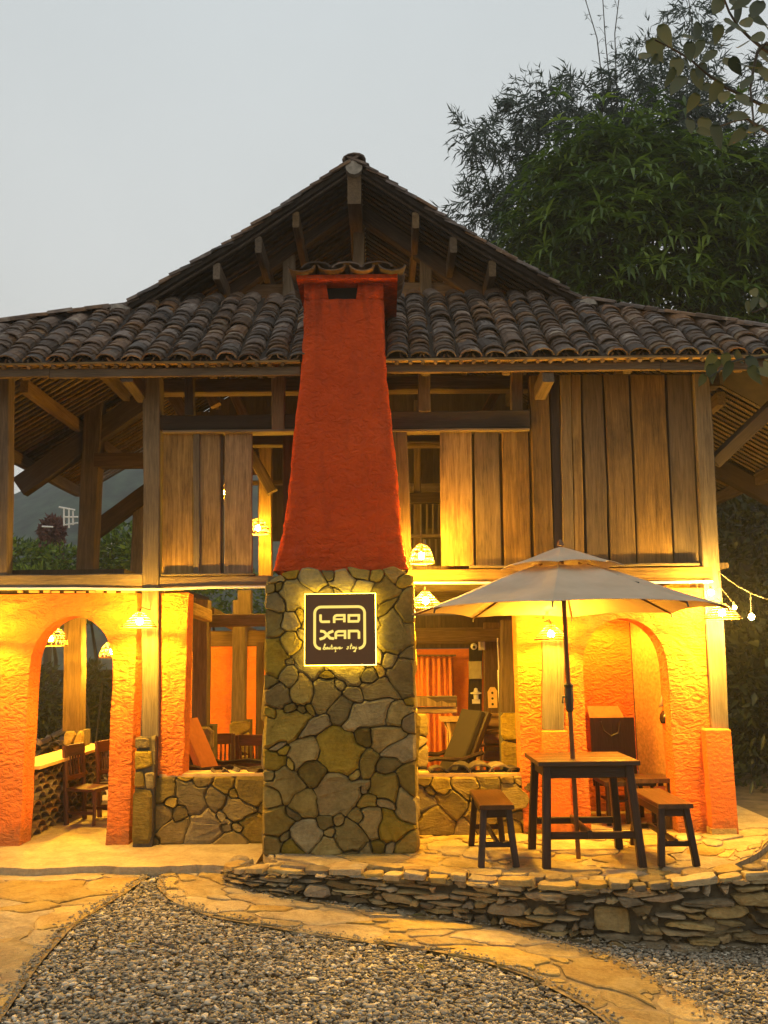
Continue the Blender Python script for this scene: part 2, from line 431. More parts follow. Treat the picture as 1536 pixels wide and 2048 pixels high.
def stone_mat(name, stops, lo=.6, hi=1.3, bs=.8, scale=1.0, rust=.5):
    m, t, b = newmat(name); vec, rnd = coord(t, (scale,)*3)
    a = noise(t, vec, 5, 8, .62, .6); f = noise(t, vec, 34, 6, .7); c2 = noise(t, vec, 2.6, 4, .55)
    c = ramp(t, a, stops)
    c = mixc(t, math_(t, 'MULTIPLY', ramp(t, c2, [(.5, (0, 0, 0)), (.68, (1, 1, 1))]), rust), c, (.26, .135, .05))
    c = mixc(t, .3, c, ramp(t, f, [(.3, tuple(x*.5 for x in stops[0][1])), (.7, stops[-1][1])]))
    t.links.new(varied(t, c, rnd, lo, hi, (.85, 1.3)), b.inputs['Base Color']); b.inputs['Roughness'].default_value = .85
    vd, _ = coord(t, (3.2*scale, 3.2*scale, 13*scale)); mpd = [q for q in t.nodes if q.type == 'MAPPING'][-1]; mpd.inputs['Rotation'].default_value = (.3, .55, .2); cl = noise(t, vd, 1.6, 7, .7, 1.0)
    bump(t, b, math_(t, 'ADD', math_(t, 'ADD', a, math_(t, 'MULTIPLY', cl, .9)), math_(t, 'MULTIPLY', f, .3)), bs, .03); b.inputs['Specular IOR Level'].default_value = .25
    return m
STONE = stone_mat('chimney_stone', [(.25, (.12, .088, .028)), (.5, (.235, .175, .060)), (.78, (.38, .29, .11))], lo=.55, hi=1.35, rust=.35)
STONE_DRY = stone_mat('dry_wall_stone', [(.25, (.13, .10, .058)), (.5, (.29, .225, .125)), (.78, (.50, .40, .235))], lo=.4, hi=1.35, rust=.7)
SLAB = stone_mat('sandy_flagstone', [(.28, (.21, .145, .062)), (.48, (.43, .32, .15)), (.75, (.60, .475, .26))], lo=.8, hi=1.15, bs=1.0, scale=.9, rust=.5)
PEBBLE = None
def plain(name, col, rough=.8, metal=0, nz=.15, sc=12):
    m, t, b = newmat(name); vec, rnd = coord(t)
    n = noise(t, vec, sc, 5); c = ramp(t, n, [(.3, tuple(x*(1-nz*1.5) for x in col)), (.7, tuple(min(1, x*(1+nz)) for x in col))])
    t.links.new(varied(t, c, rnd, .88, 1.12), b.inputs['Base Color']); b.inputs['Roughness'].default_value = rough; b.inputs['Metallic'].default_value = metal
    bump(t, b, n, .2, .004); return m
MORTAR = plain('dark_mortar', (.095, .075, .042), .95, nz=.3, sc=20)
SANDY = plain('sandy_joint', (.29, .21, .10), .95, nz=.3, sc=14)
SOIL = plain('dark_soil', (.075, .055, .033), .95, nz=.4, sc=9)
EARTH = plain('yard_earth', (.13, .105, .07), .95, nz=.4, sc=5)
CONCRETE = stone_mat('porch_paving', [(.28, (.28, .20, .09)), (.5, (.46, .35, .17)), (.75, (.57, .45, .245))], lo=1, hi=1, bs=.8, scale=1.1, rust=.3)
PIPE = plain('white_pipe', (.75, .72, .66), .5, nz=.05)
WHITE = plain('white_plastic', (.72, .70, .64), .5, nz=.05)
BLACK = plain('black_metal', (.02, .018, .016), .5, nz=.1)
GREYWALL = plain('grey_render', (.30, .29, .27), .9, nz=.25, sc=3)
LEDGE = plain('pale_plaster_ledge', (.62, .40, .17), .85, nz=.15)
CLOTH = plain('beige_cloth', (.42, .34, .22), .95, nz=.12)
CURTAIN = plain('orange_curtain', (.74, .23, .05), .9, nz=.12)
CUSHION = plain('orange_cushion', (.42, .13, .03), .9, nz=.12)
METERBOX = plain('meter_box', (.34, .29, .17), .6, nz=.1)
POLE = plain('bronze_pole', (.16, .085, .04), .4, .5, nz=.08)
SIGNBROWN = plain('brown_sign_panel', (.13, .055, .012), .6, nz=.04)

def tile_mat(name, stops, lich=.5):
    m, t, b = newmat(name); vec, rnd = coord(t, (1, 1, 1))
    a = noise(t, vec, 9, 7, .65); f = noise(t, vec, 40, 4, .7); l = noise(t, vec, 6, 5, .6, .5)
    c = ramp(t, a, stops)
    c = mixc(t, math_(t, 'MULTIPLY', ramp(t, l, [(.55, (0, 0, 0)), (.72, (1, 1, 1))]), lich), c, (.26, .22, .16))
    t.links.new(varied(t, c, rnd, .4, 1.9, (.5, 1.4)), b.inputs['Base Color']); b.inputs['Roughness'].default_value = .8
    bump(t, b, math_(t, 'ADD', a, math_(t, 'MULTIPLY', f, .4)), .5, .008); return m
TILE = tile_mat('weathered_clay_tile', [(.25, (.032, .020, .013)), (.5, (.078, .045, .027)), (.78, (.17, .11, .065))])
TILE_STUFF = TILE

def emit(name, col, k):
    m = bpy.data.materials.new(name); m.use_nodes = True; t = m.node_tree; t.nodes.clear()
    o = N(t, 'ShaderNodeOutputMaterial'); e_ = N(t, 'ShaderNodeEmission', Strength=k); e_.inputs[0].default_value = (*col, 1)
    t.links.new(e_.outputs[0], o.inputs[0]); return m
WARM = (1.0, .52, .035)
def leafmat(name, stops, trans=.35, rough=.5):
    m, t, b = newmat(name)
    at = N(t, 'ShaderNodeAttribute', attribute_name='tone'); oi = N(t, 'ShaderNodeObjectInfo')
    f = math_(t, 'FRACT', math_(t, 'ADD', at.outputs['Fac'], oi.outputs['Random'])) if trans < 0 else at.outputs['Fac']
    c = ramp(t, f, stops); t.links.new(c, b.inputs['Base Color']); b.inputs['Roughness'].default_value = rough
    tr = N(t, 'ShaderNodeBsdfTranslucent'); t.links.new(c, tr.inputs[0]); mx = N(t, 'ShaderNodeMixShader'); mx.inputs[0].default_value = abs(trans)
    t.links.new(b.outputs[0], mx.inputs[1]); t.links.new(tr.outputs[0], mx.inputs[2])
    t.links.new(mx.outputs[0], t.nodes['Material Output'].inputs[0]); return m
# ================================================================== GROUND
YF = 8.10                                # front of the house wall
def poly_lerp(pts, t):
    n = len(pts) - 1; f = min(max(t, 0), 1) * n; i = min(int(f), n - 1); k = f - i
    return pts[i] * (1 - k) + pts[i+1] * k
def arclen(pts): return sum((pts[i+1]-pts[i]).length for i in range(len(pts)-1))
def resample(pts, n):
    L = [0]
    for i in range(len(pts)-1): L.append(L[-1] + (pts[i+1]-pts[i]).length)
    out = []
    for k in range(n):
        s = L[-1]*k/(n-1); i = max(j for j in range(len(pts)-1) if L[j] <= s + 1e-9); d = L[i+1]-L[i]
        out.append(pts[i].lerp(pts[i+1], (s-L[i])/d if d > 1e-9 else 0))
    return out
def densify(poly, n=3):
    out = []
    for i in range(len(poly)):
        a, b = poly[i], poly[(i+1) % len(poly)]
        for k in range(n): out.append((a[0]+(b[0]-a[0])*k/n, a[1]+(b[1]-a[1])*k/n))
    return out
def inside(p, poly):
    c = False; n = len(poly); x, y = p[0], p[1]
    for i in range(n):
        a, b = poly[i], poly[i-1]
        if (a[1] > y) != (b[1] > y) and x < (b[0]-a[0])*(y-a[1])/(b[1]-a[1]) + a[0]: c = not c
    return c

xs = [-165, -120, -80, -40, -20, -12, -8] + [-6 + .5*i for i in range(25)] + [8, 12, 20, 40, 80, 120, 165]
ys = [-25, -15, -6, 0] + [1.5 + .5*i for i in range(19)] + [12, 14, 18, 26, 40, 80, 140, 200, 235]
gv = [(x, y, zg(x, y) - .035) for y in ys for x in xs]
nx_ = len(xs)
gf = [(j*nx_+i, j*nx_+i+1, (j+1)*nx_+i+1, (j+1)*nx_+i) for j in range(len(ys)-1) for i in range(nx_-1)]
ground = tag(link('ground', gv, gf, EARTH, origin=(0, 0, 0)), kind='structure')

def band_slabs(par, Lp, Rp, size, top, thick, mat, seed, stretch=1.0, joint=.006, name='flagstone', sizes=(.65, 1.5), limit=300):
    """crazy paving laid between two lines of stations"""
    st = random.getstate(); random.seed(seed)
    n = len(Lp); ln = (arclen(Lp) + arclen(Rp)) / 2; wd = sum((Lp[i]-Rp[i]).length for i in range(n)) / n
    def mp(u, v, w_):
        t = u / ln; k = v / wd
        a, b = poly_lerp(Lp, t), poly_lerp(Rp, t); k = min(1, max(0, k)); wv = .022*math.sin(u*23 + seed) + .016*math.sin(u*57 + 2*seed) + .009*math.sin(u*131)
        q = a.lerp(b, k); q = q + (b-a).normalized()*(wv*(k - .5)*2 - .02*(abs(k-.5) > .45)*(k-.5)*2)
        return V((q.x, q.y, top(q.x, q.y) + w_))
    k = 0
    for q in masonry(ln, wd, .0125, [(size*1.5, 60, (.9, 2.2)), (size, 500, (.8, 2.0)), (size*.6, 900, (.8, 2.0)), (size*.34, 700, (.8, 1.8))], 0 if joint < .0028 else 1, seed, warp=.022):
        if area(q) < .0025: continue
        q = soften(q, .15, .003); q = [(p[0] + random.uniform(-.005, .005), p[1] + random.uniform(-.004, .004)) for p in q]; n_ = len(q)
        cx = sum(p[0] for p in q)/n_; cy = sum(p[1] for p in q)/n_
        tx, ty, dz = random.uniform(-.02, .02), random.uniform(-.02, .02), random.uniform(-.006, .006)
        hz = lambda p: dz + (p[0]-cx)*tx + (p[1]-cy)*ty
        vs = [mp(p[0], p[1], -thick) for p in q] + [mp(p[0], p[1], hz(p) - .004) for p in q]
        q2 = [(cx+(p[0]-cx)*.93, cy+(p[1]-cy)*.93) for p in q]
        vs += [mp(p[0], p[1], hz(p) + .001) for p in q2] + [mp(cx, cy, dz + .003)]
        fs = []
        for i in range(n_):
            j = (i+1) % n_; fs += [(i, j, n_+j, n_+i), (n_+i, n_+j, 2*n_+j, 2*n_+i), (2*n_+i, 2*n_+j, 3*n_)]
        link(name, vs, fs, mat, par); k += 1
    random.setstate(st); return k

# --- terrace in front of the house
ter_px = [(526, 1706), (548, 1719), (600, 1728), (680, 1735), (770, 1740), (900, 1748), (1000, 1755), (1090, 1759), (1180, 1759), (1280, 1756),
          (1380, 1746), (1450, 1732), (1500, 1712), (1528, 1694), (1540, 1678)]
ter_f = resample([G(x, y, 0) for x, y in ter_px], 24)
ter_b = [V((-1.10 + (3.75 + 1.10)*i/23, 8.32 + .0*i, 0)) for i in range(24)]
ter_b[-1] = V((3.65, 8.35, 0))
tb = MB(); tb.prism([V((p.x, p.y, -.012)) for p in ter_f] + [V((p.x, p.y, -.012)) for p in reversed(ter_b)], (0, 0, -.30))
terrace = tag(tb.build('terrace', SANDY, origin=(1, 7.5, 0)), kind='structure')
band_slabs(terrace, ter_b, ter_f, .36, lambda x, y: 0.0, .03, SLAB, 3, joint=.003, stretch=1.9)

# --- floors of the house and the step on the left
fb = MB()
front = [V((-5.2 + 4.12*i/60, 7.28 + .03*math.sin(i*.5) + random.uniform(-.018, .018), -.05)) for i in range(61)]
fb.prism(front + [V((-1.08, 12.4, -.05)), V((-5.2, 12.4, -.05))], (0, 0, -.16))
hf = tag(fb.build('porch_floor', CONCRETE, origin=(-3, 9, 0)), kind='structure')
fb = MB(); fb.box(-1.08, 3.75, 8.33, 12.4, -.25, -.006)
tag(fb.build('room_floor', CONCRETE, origin=(1.3, 10, 0)), kind='structure')
fb = MB(); fb.box(3.75, 9.5, 7.9, 14, -.30, -.045)
tag(fb.build('side_path', EARTH, origin=(5, 9, 0)), kind='structure')

# --- path of flagstones
ring_px = [((322, 1746), (452, 1738)), ((312, 1775), (470, 1772)), ((340, 1805), (540, 1795)), ((420, 1838), (640, 1810)), ((600, 1870), (790, 1830)),
           ((740, 1890), (900, 1845)), ((860, 1905), (1000, 1860)), ((960, 1925), (1080, 1876)), ((1050, 1955), (1150, 1893)),
           ((1130, 1995), (1240, 1922)), ((1190, 2030), (1320, 1966)), ((1240, 2075), (1420, 2022)), ((1300, 2140), (1540, 2090))]
ringI = resample([G(*a) for a, b in ring_px], 30); ringO = resample([G(*b) for a, b in ring_px], 30)
left_px = [((-300, 1744), (318, 1743)), ((-300, 1790), (245, 1793)), ((-300, 1850), (152, 1850)), ((-300, 1920), (88, 1920)),
           ((-300, 1985), (42, 1985)), ((-300, 2060), (-8, 2060)), ((-300, 2130), (-45, 2130))]
lpL = resample([G(*a) for a, b in left_px], 20); lpR = resample([G(*b) for a, b in left_px], 20)
pth = lambda x, y: zg(x, y) + .022
def path_base(name, A, B):
    m = MB(); n = len(A)
    for i in range(n):
        for p in (A[i], B[i]): m.v.append(V((p.x, p.y, zg(p.x, p.y) + .012)))
    for i in range(n-1): m.f.append((2*i, 2*i+1, 2*i+3, 2*i+2))
    return tag(m.build(name, SANDY, origin=(0, 5, 0)), kind='structure')
path_ring = path_base('path', ringI, ringO)
band_slabs(path_ring, ringI, ringO, .36, pth, .04, SLAB, 11, joint=.003, stretch=1.5)
path_left = path_base('path', lpL, lpR)
band_slabs(path_left, lpL, lpR, .46, pth, .04, SLAB, 21, joint=.0026, stretch=.6)

# --- gravel: tens of thousands of chips in one mesh
def gravel(name, polys, dens, seed):
    rng = np.random.default_rng(seed)
    t = (1 + 5**.5)/2
    iv = np.array([(-1,t,0),(1,t,0),(-1,-t,0),(1,-t,0),(0,-1,t),(0,1,t),(0,-1,-t),(0,1,-t),(t,0,-1),(t,0,1),(-t,0,-1),(-t,0,1)])/1.9
    itf = np.array([(0,11,5),(0,5,1),(0,1,7),(0,7,10),(0,10,11),(1,5,9),(5,11,4),(11,10,2),(10,7,6),(7,1,8),(3,9,4),(3,4,2),(3,2,6),(3,6,8),(3,8,9),(4,9,5),(2,4,11),(6,2,10),(8,6,7),(9,8,1)])
    pts = []
    for poly in polys:
        x0, x1 = min(p.x for p in poly), max(p.x for p in poly); y0, y1 = min(p.y for p in poly), max(p.y for p in poly)
        n = int((x1-x0)*(y1-y0)*dens); pp = rng.uniform((x0, y0), (x1, y1), (n, 2))
        pl = [(p.x, p.y) for p in poly]
        pts += [(x, y) for x, y in pp if inside((x, y), pl)]
    n = len(pts); pts = np.array(pts)
    z = np.array([zg(x, y) for x, y in pts])
    sc = rng.lognormal(0, .34, (n, 1)) * .0106 * np.array([[1.45, .85, .42]])
    an = rng.uniform(0, 2*np.pi, n); ti = rng.normal(0, .45, n)
    vv = iv[None] * sc[:, None, :] * rng.uniform(.7, 1.25, (n, 12, 1))
    y_ = vv[..., 1]*np.cos(ti)[:, None] - vv[..., 2]*np.sin(ti)[:, None]; z_ = vv[..., 1]*np.sin(ti)[:, None] + vv[..., 2]*np.cos(ti)[:, None]
    x_ = vv[..., 0]*np.cos(an)[:, None] - y_*np.sin(an)[:, None]; y2 = vv[..., 0]*np.sin(an)[:, None] + y_*np.cos(an)[:, None]
    co = np.stack([x_ + pts[:, None, 0], y2 + pts[:, None, 1], z_ + (z + rng.uniform(-.016, .006, n))[:, None]], -1).reshape(-1, 3)
    fa = (itf[None] + (np.arange(n)*12)[:, None, None]).reshape(-1, 3)
    me = bpy.data.meshes.new(name); me.vertices.add(len(co)); me.vertices.foreach_set('co', co.ravel())
    me.loops.add(fa.size); me.loops.foreach_set('vertex_index', fa.ravel().astype(np.int32))
    me.polygons.add(len(fa)); me.polygons.foreach_set('loop_start', (np.arange(len(fa))*3).astype(np.int32))
    me.update(calc_edges=True)
    at = me.attributes.new('tone', 'FLOAT', 'POINT'); at.data.foreach_set('value', np.repeat(rng.uniform(0, 1, n), 12).astype(np.float32))
    m, t_, b = newmat('gravel_chips'); a_ = N(t_, 'ShaderNodeAttribute', attribute_name='tone')
    c = ramp(t_, a_.outputs['Fac'], [(.0, (.10, .08, .052)), (.4, (.27, .225, .155)), (.8, (.43, .37, .265)), (.95, (.68, .60, .46)), (1, (.82, .75, .60))])
    vec, _ = coord(t_); t_.links.new(mixc(t_, .25, c, ramp(t_, noise(t_, vec, 60, 3), [(.3, (.07, .06, .04)), (.7, (.32, .28, .2))])), b.inputs['Base Color']); b.inputs['Roughness'].default_value = .8
    me.materials.append(m)
    return tag(put(name, me, M4()), kind='stuff', label='grey crushed stone gravel filling the yard between the paths'), n
mainpoly = list(lpR[1:]) + [G(200, 2110), G(700, 2110), G(1200, 2110)] + list(reversed(ringI[:-2]))
k0 = 17
secpoly = [p.copy() for p in ringO[k0:]] + [G(1750, 2090), G(1750, 1880), G(1500, 1880), G(1300, 1876), G(1180, 1868), G(1090, 1862)]
gr, n_peb = gravel('gravel', [mainpoly, secpoly], 4000, 5)
print('pebbles', n_peb)

# --- dry stone wall holding up the terrace
wall_px = [(448, 1736, 1760), (470, 1739, 1775), (540, 1743, 1795), (640, 1746, 1808), (760, 1750, 1824), (900, 1757, 1842), (1000, 1763, 1856), (1080, 1769, 1872),
           (1180, 1774, 1886), (1290, 1772, 1896), (1400, 1764, 1900), (1500, 1752, 1900), (1620, 1738, 1893)]
wb = []; wt = []
for x, yt, yb in wall_px:
    b_ = G(x, yb); t_ = P(x, yt, b_.y + .06); b_.z -= .02
    wb.append(b_); wt.append(t_)
NW = 40
wbr = resample(wb, NW)
wtr = [poly_lerp(wt, i/(NW-1)) for i in range(NW)]
# resample the top with the base's parameter so that the two stay opposite each other
def par_resample(a, b, n):
    L = [0]
    for i in range(len(a)-1): L.append(L[-1] + (a[i+1]-a[i]).length)
    out = []
    for k in range(n):
        s = L[-1]*k/(n-1); i = max(j for j in range(len(a)-1) if L[j] <= s + 1e-9); f = (s-L[i])/(L[i+1]-L[i])
        out.append(b[i].lerp(b[i+1], f))
    return out
wtr = par_resample(wb, wt, NW)
rw = thing('retaining_wall', wbr[20], 'low dry stone wall of mixed flat and round stones curving round the terrace', 'stone wall')
core = MB()
for i in range(NW):
    b_, t_ = wbr[i], wtr[i]
    core.v += [V((b_.x, b_.y+.03, b_.z-.1)), V((t_.x, t_.y+.03, t_.z-.03)), V((t_.x, t_.y+.20, t_.z-.03)), V((b_.x, b_.y+.25, b_.z-.1))]
for i in range(NW-1):
    for k in range(4): core.f.append((4*i+k, 4*i+(k+1)%4, 4*i+4+(k+1)%4, 4*i+4+k))
core.build('core', MORTAR, rw)
WL = arclen(wbr)
def wallmap(u, v, w_):
    t = u/WL; a, b = poly_lerp(wbr, t), poly_lerp(wtr, t); q = a.lerp(b, v)
    i = min(NW-2, int(min(max(t, 0), .9999)*(NW-1))); d = (wbr[i+1]-wbr[i]); nrm = V((d.y, -d.x, 0)).normalized()
    return q + nrm * w_
random.seed(31)
K = 9
ph = [[random.uniform(0, 6.3) for _ in range(3)] for _ in range(K+1)]
def course(k, s_):
    if k == 0: return 0.0
    if k == K: return 1.0
    return k/K + .055*math.sin(s_*2.1 + ph[k][0]*.3) + .022*math.sin(s_*5.3 + ph[k][1]) + .022*math.sin(s_*13 + ph[k][2])
taken = []
def lay(k0, k1, s0, s1):
    m0, m1 = random.uniform(-.11, .11), random.uniform(-.11, .11); n_ = 3
    q = [(s0 + (s1-s0)*i/n_ + (m0 if i == 0 else m1 if i == n_ else 0)*.3, course(k0, s0 + (s1-s0)*i/n_) + random.uniform(-.012, .012)) for i in range(n_+1)]
    q += [(s1 - (s1-s0)*i/n_ + (-m1 if i == 0 else -m0 if i == n_ else 0)*.3, course(k1, s1 - (s1-s0)*i/n_) + random.uniform(-.012, .012)) for i in range(n_+1)]
    hgt = .32
    q = [(u, v*hgt) for u, v in q]
    pr = random.uniform(-.018, .022)
    piece('stone', q, lambda u, v, w_: wallmap(u, v/hgt, w_ + pr), STONE_DRY, rw, depth=random.uniform(.025, .06), back=.05, joint=.0028, k=.22, wob=.006, ring=random.uniform(.78, .92), min_a=.0002)
big = []
s_ = .15
while s_ < WL - .3:                        # a few blocks as high as two or three courses
    k0 = random.choice((0, 0, 1, 1, 2, 3, 4)); hk = random.choice((2, 3, 3, 4)); l = random.uniform(.16, .34)
    big.append((k0, min(K, k0+hk), s_, s_+l)); lay(k0, min(K, k0+hk), s_, s_+l); s_ += l + random.uniform(.12, .75)
for k in range(K):
    s_ = 0
    while s_ < WL - .03:
        l = random.choice((random.uniform(.05, .12), random.uniform(.12, .32))); e_ = min(WL, s_ + l)
        hit = [b_ for b_ in big if b_[0] <= k < b_[1] and b_[2] < e_ and b_[3] > s_]
        if hit:
            h0 = hit[0]
            if h0[2] - s_ > .03: lay(k, k+1, s_, h0[2])
            s_ = h0[3]; continue
        lay(k, k+1, s_, e_); s_ = e_
# flat capping stones
for r_ in range(2):
    s = -.02
    while s < WL - .1:
        l = random.uniform(.10, .30); wd = random.uniform(.10, .16); u0, u1 = s, min(WL, s+l)
        q = [(u0, 0), (u1, 0), (u1, wd), ((u0+u1)/2, wd*1.15), (u0, wd)]
        z0 = random.uniform(-.012, .014); off = -.05 + r_*.12 + random.uniform(-.03, .03); tl = random.uniform(-.05, .05)
        def cm(u, v, w_, z0=z0, off=off, tl=tl):
            p = wallmap(u, 1, -(off + v)); p.z += z0 + w_ + (v-.07)*tl; return p
        piece('capping_stone', q, cm, STONE_DRY if random.random() < .6 else SLAB, rw, depth=.024, back=.012, joint=.006, k=.2, wob=.008, flat=True)
        s += l + .006
# soil between wall and terrace
sm = MB(); n = 40; tf = resample([G(x, y, 0) for x, y in ter_px], n)
for i in range(n):
    t_ = wtr[min(NW-1, int(i*(NW-1)/(n-1)))]
    sm.v += [V((t_.x, t_.y+.05, t_.z-.03)), V((tf[i].x, tf[i].y+.03, -.07))]
for i in range(n-1): sm.f.append((2*i, 2*i+1, 2*i+3, 2*i+2))
tag(sm.build('soil_strip', SOIL, origin=(1, 6.6, 0)), kind='structure')

# ================================================================== HOUSE
house = thing('wooden_house', (0.2, 8.1, 0), 'two storey timber house with tiled hip and gable roof and orange stucco walls', 'house')
H = house
# ---- roof geometry
YE, YG = 7.58, 8.25
zE = P(768, 722, YE).z; SL = .84
skz = lambda Y: zE + (Y - YE)*SL
def sk_ray(px, py):                       # where a sight line meets the front slope
    d = ray(px, py); t = (zE + (CAM.y - YE)*SL - CAM.z) / (d.z - SL*d.y); return CAM + d*t
HLp, HRp = sk_ray(240, 630), sk_ray(1172, 616); YG = (HLp.y + HRp.y)/2; HLp.y = HRp.y = YG; HLp.z = HRp.z = skz(YG)
cl = sk_ray(0, 662); dl = (cl - HLp); CLp = HLp + dl*((zE - HLp.z)/dl.z)
cr = sk_ray(1536, 672); dr = (cr - HRp); CRp = HRp + dr*((zE - HRp.z)/dr.z)
CLp.y = CRp.y = YE
RID = P(708, 332, YG); xr = RID.x
sl_l = (RID.z - HLp.z)/(xr - HLp.x); sl_r = (RID.z - HRp.z)/(HRp.x - xr)
t_top = P(850, 598, 8.9); YT = sk_ray(850, 598).y; zT = skz(YT)
TL = V((xr - (RID.z - zT)/sl_l, YT, zT)); TR = V((xr + (RID.z - zT)/sl_r, YT, zT))
print('roof', zE, HLp, HRp, CLp, CRp, RID, YT, zT, TL, TR, sl_l, sl_r)
YB = 12.6                                 # back of the house
Eav_l = V((-4.75, 0, HLp.z - (HLp.x + 4.75)*.60)); Eav_r = V((HRp.x + 2.6, 0, HRp.z - 2.6*.60))
def prof(side):
    a = V((xr, 0, RID.z)); b = HLp if side < 0 else HRp; e_ = Eav_l if side < 0 else Eav_r
    m = a.lerp(V((b.x, 0, b.z)), .5); m.z -= .045
    return [a, m, V((b.x, 0, b.z)), V((e_.x, 0, e_.z))]
SHEET = plain('roof_underlay', (.03, .021, .014), .95, nz=.3, sc=8)
# main roof > sheets, tiles at the verge, purlins, strips
mr = MB()
for sd in (-1, 1):
    pr = prof(sd)
    for i in range(3):
        a, b = pr[i], pr[i+1]; q = []
        y0 = YG if i < 2 else YG + .02
        nrm = V((-(b.z-a.z), 0, (b.x-a.x)));  nrm = nrm.normalized()*(.05)
        if nrm.z < 0: nrm = -nrm
        mr.add([V((p.x, y, p.z)) + o for y in (y0, YB) for p in (a, b) for o in (V((0, 0, 0)), nrm)],
               [(0, 1, 3, 2), (4, 6, 7, 5), (0, 4, 5, 1), (2, 3, 7, 6), (1, 5, 7, 3), (0, 2, 6, 4)])
main_roof = mr.build('main_roof', SHEET, H)
# front roof
fr = MB()
fp = [CLp, CRp, HRp, TR, TL, HLp]; n3 = V((0, -SL, 1)).normalized()*.03
fr.prism(fp, n3)
front_roof = fr.build('front_roof', SHEET, H)
for cp, hp, ev in ((CLp, HLp, Eav_l), (CRp, HRp, Eav_r)):       # the flared side cheek behind each hip
    m = MB(); q = V((ev.x, YG + .02, ev.z)); s_ = V((0, 0, -.03))
    m.prism([cp + s_, hp + s_, q + s_], (0, 0, .03)); m.build('hip_cheek', SHEET, main_roof)

# ---- tiles
def tile_mesh(kind, k):
    rng = random.Random(k); w2 = .102*rng.uniform(.94, 1.06); h = .062*rng.uniform(.9, 1.12); L = .255; th = .013; seg = 6; vs = []; fs = []
    for j, yy in enumerate((0, L)):
        f = 1 - .12*j
        for lay in (0, 1):
            for i in range(seg+1):
                a = math.pi*i/seg; x = -math.cos(a)*(w2 - (th if lay else 0))*f; z = math.sin(a)*(h - (th if lay else 0))
                if kind == 'pan': z = -z
                vs.append((x + rng.uniform(-.002, .002), yy, z + rng.uniform(-.002, .002)))
    n = seg+1
    for i in range(seg):
        fs += [(i, i+1, 2*n+i+1, 2*n+i), (n+i, 3*n+i, 3*n+i+1, n+i+1), (i, n+i, n+i+1, i+1), (2*n+i, 2*n+i+1, 3*n+i+1, 3*n+i)]
    fs += [(0, 2*n, 3*n, n), (seg, n+seg, 3*n+seg, 2*n+seg)]
    return mesh_data('roof_tile', vs, fs, TILE)
COVER = [tile_mesh('cover', k) for k in range(6)]; PAN = [tile_mesh('pan', 20+k) for k in range(3)]
def joined(name, items, mat, par):
    """many copies baked into one mesh; each keeps a tone of its own"""
    co = []; fa = []; tone = []; b = 0
    for me, m in items:
        for v in me.vertices: co.append(m @ v.co)
        for p in me.polygons: fa.append([b+i for i in p.vertices])
        tv = random.random(); tone += [tv]*len(me.vertices); b += len(me.vertices)
    me = bpy.data.meshes.new(name); me.from_pydata([tuple(c) for c in co], [], fa); me.materials.append(mat)
    at = me.attributes.new('tone', 'FLOAT', 'POINT'); at.data.foreach_set('value', tone)
    return tag(put(name, me, M4(), par), kind='stuff')
def tile_stuff_mat():
    m, t, b = newmat('weathered_clay_tile_field'); at = N(t, 'ShaderNodeAttribute', attribute_name='tone'); vec, _ = coord(t, rnd=False)
    a = noise(t, vec, 9, 7, .65); c = ramp(t, a, [(.25, (.032, .020, .013)), (.5, (.078, .045, .027)), (.78, (.17, .11, .065))])
    l = noise(t, vec, 6, 5, .6, .5); c = mixc(t, math_(t, 'MULTIPLY', ramp(t, l, [(.55, (0, 0, 0)), (.72, (1, 1, 1))]), .5), c, (.26, .22, .16))
    t.links.new(varied(t, c, at.outputs['Fac'], .4, 1.9, (.5, 1.4)), b.inputs['Base Color']); b.inputs['Roughness'].default_value = .8; bump(t, b, a, .5, .008); return m
TILEF = tile_stuff_mat()
random.seed(41)
ang = math.atan(SL); base_rot = M4.Rotation(ang, 4, 'X')
SP = .226; RW = .090; items = []; hid = []
poly2 = [(p.x, p.y) for p in fp]
chx0, chx1 = P(600, 640, 7.6).x - .02, P(776, 640, 7.6).x + .02
ncol = int((CRp.x - CLp.x)/SP) + 1
for c in range(ncol):
    x = CLp.x + .1 + c*SP + random.uniform(-.012, .012)
    drift = random.uniform(-.02, .02)
    for r_ in range(27):
        y = YE - .05 + r_*RW*math.cos(ang)
        for kind in ('cover', 'pan'):
            xx = x + drift*r_/15 + (0 if kind == 'cover' else SP/2)
            if not inside((xx, max(y+.06, YE+.004)), poly2): continue
            if chx0 + .04 < xx < chx1 - .04 and y < 8.5: continue
            lift = .040 if kind == 'cover' else .062
            ez = random.uniform(-.006, .012); big = random.random() < .06
            m = M4.Translation(V((xx + random.uniform(-.01, .01), y + random.uniform(-.02, .02), skz(y) + lift/math.cos(ang) + ez))) @ base_rot @ \
                M4.Rotation(R(-8) + random.uniform(-.03, .03) + (.07 if big else 0), 4, 'X') @ M4.Rotation(random.uniform(-.07, .07) + (random.uniform(-.2, .2) if big else 0), 4, 'Z') @ M4.Rotation(random.uniform(-.06, .06), 4, 'Y')
            p_ = proj((xx, y, skz(y)))
            vis = -15 < p_[0] < 1551
            if kind == 'cover': items.append((not vis, r_, random.choice(COVER), m))
            else: hid.append((random.choice(PAN), m))
items.sort(key=lambda q: (q[0], q[1]))
for q in items[:250]: put('roof_tile', q[2], q[3], front_roof)
joined('roof_tile', [(q[2], q[3]) for q in items[250:]] + hid, TILEF, front_roof)
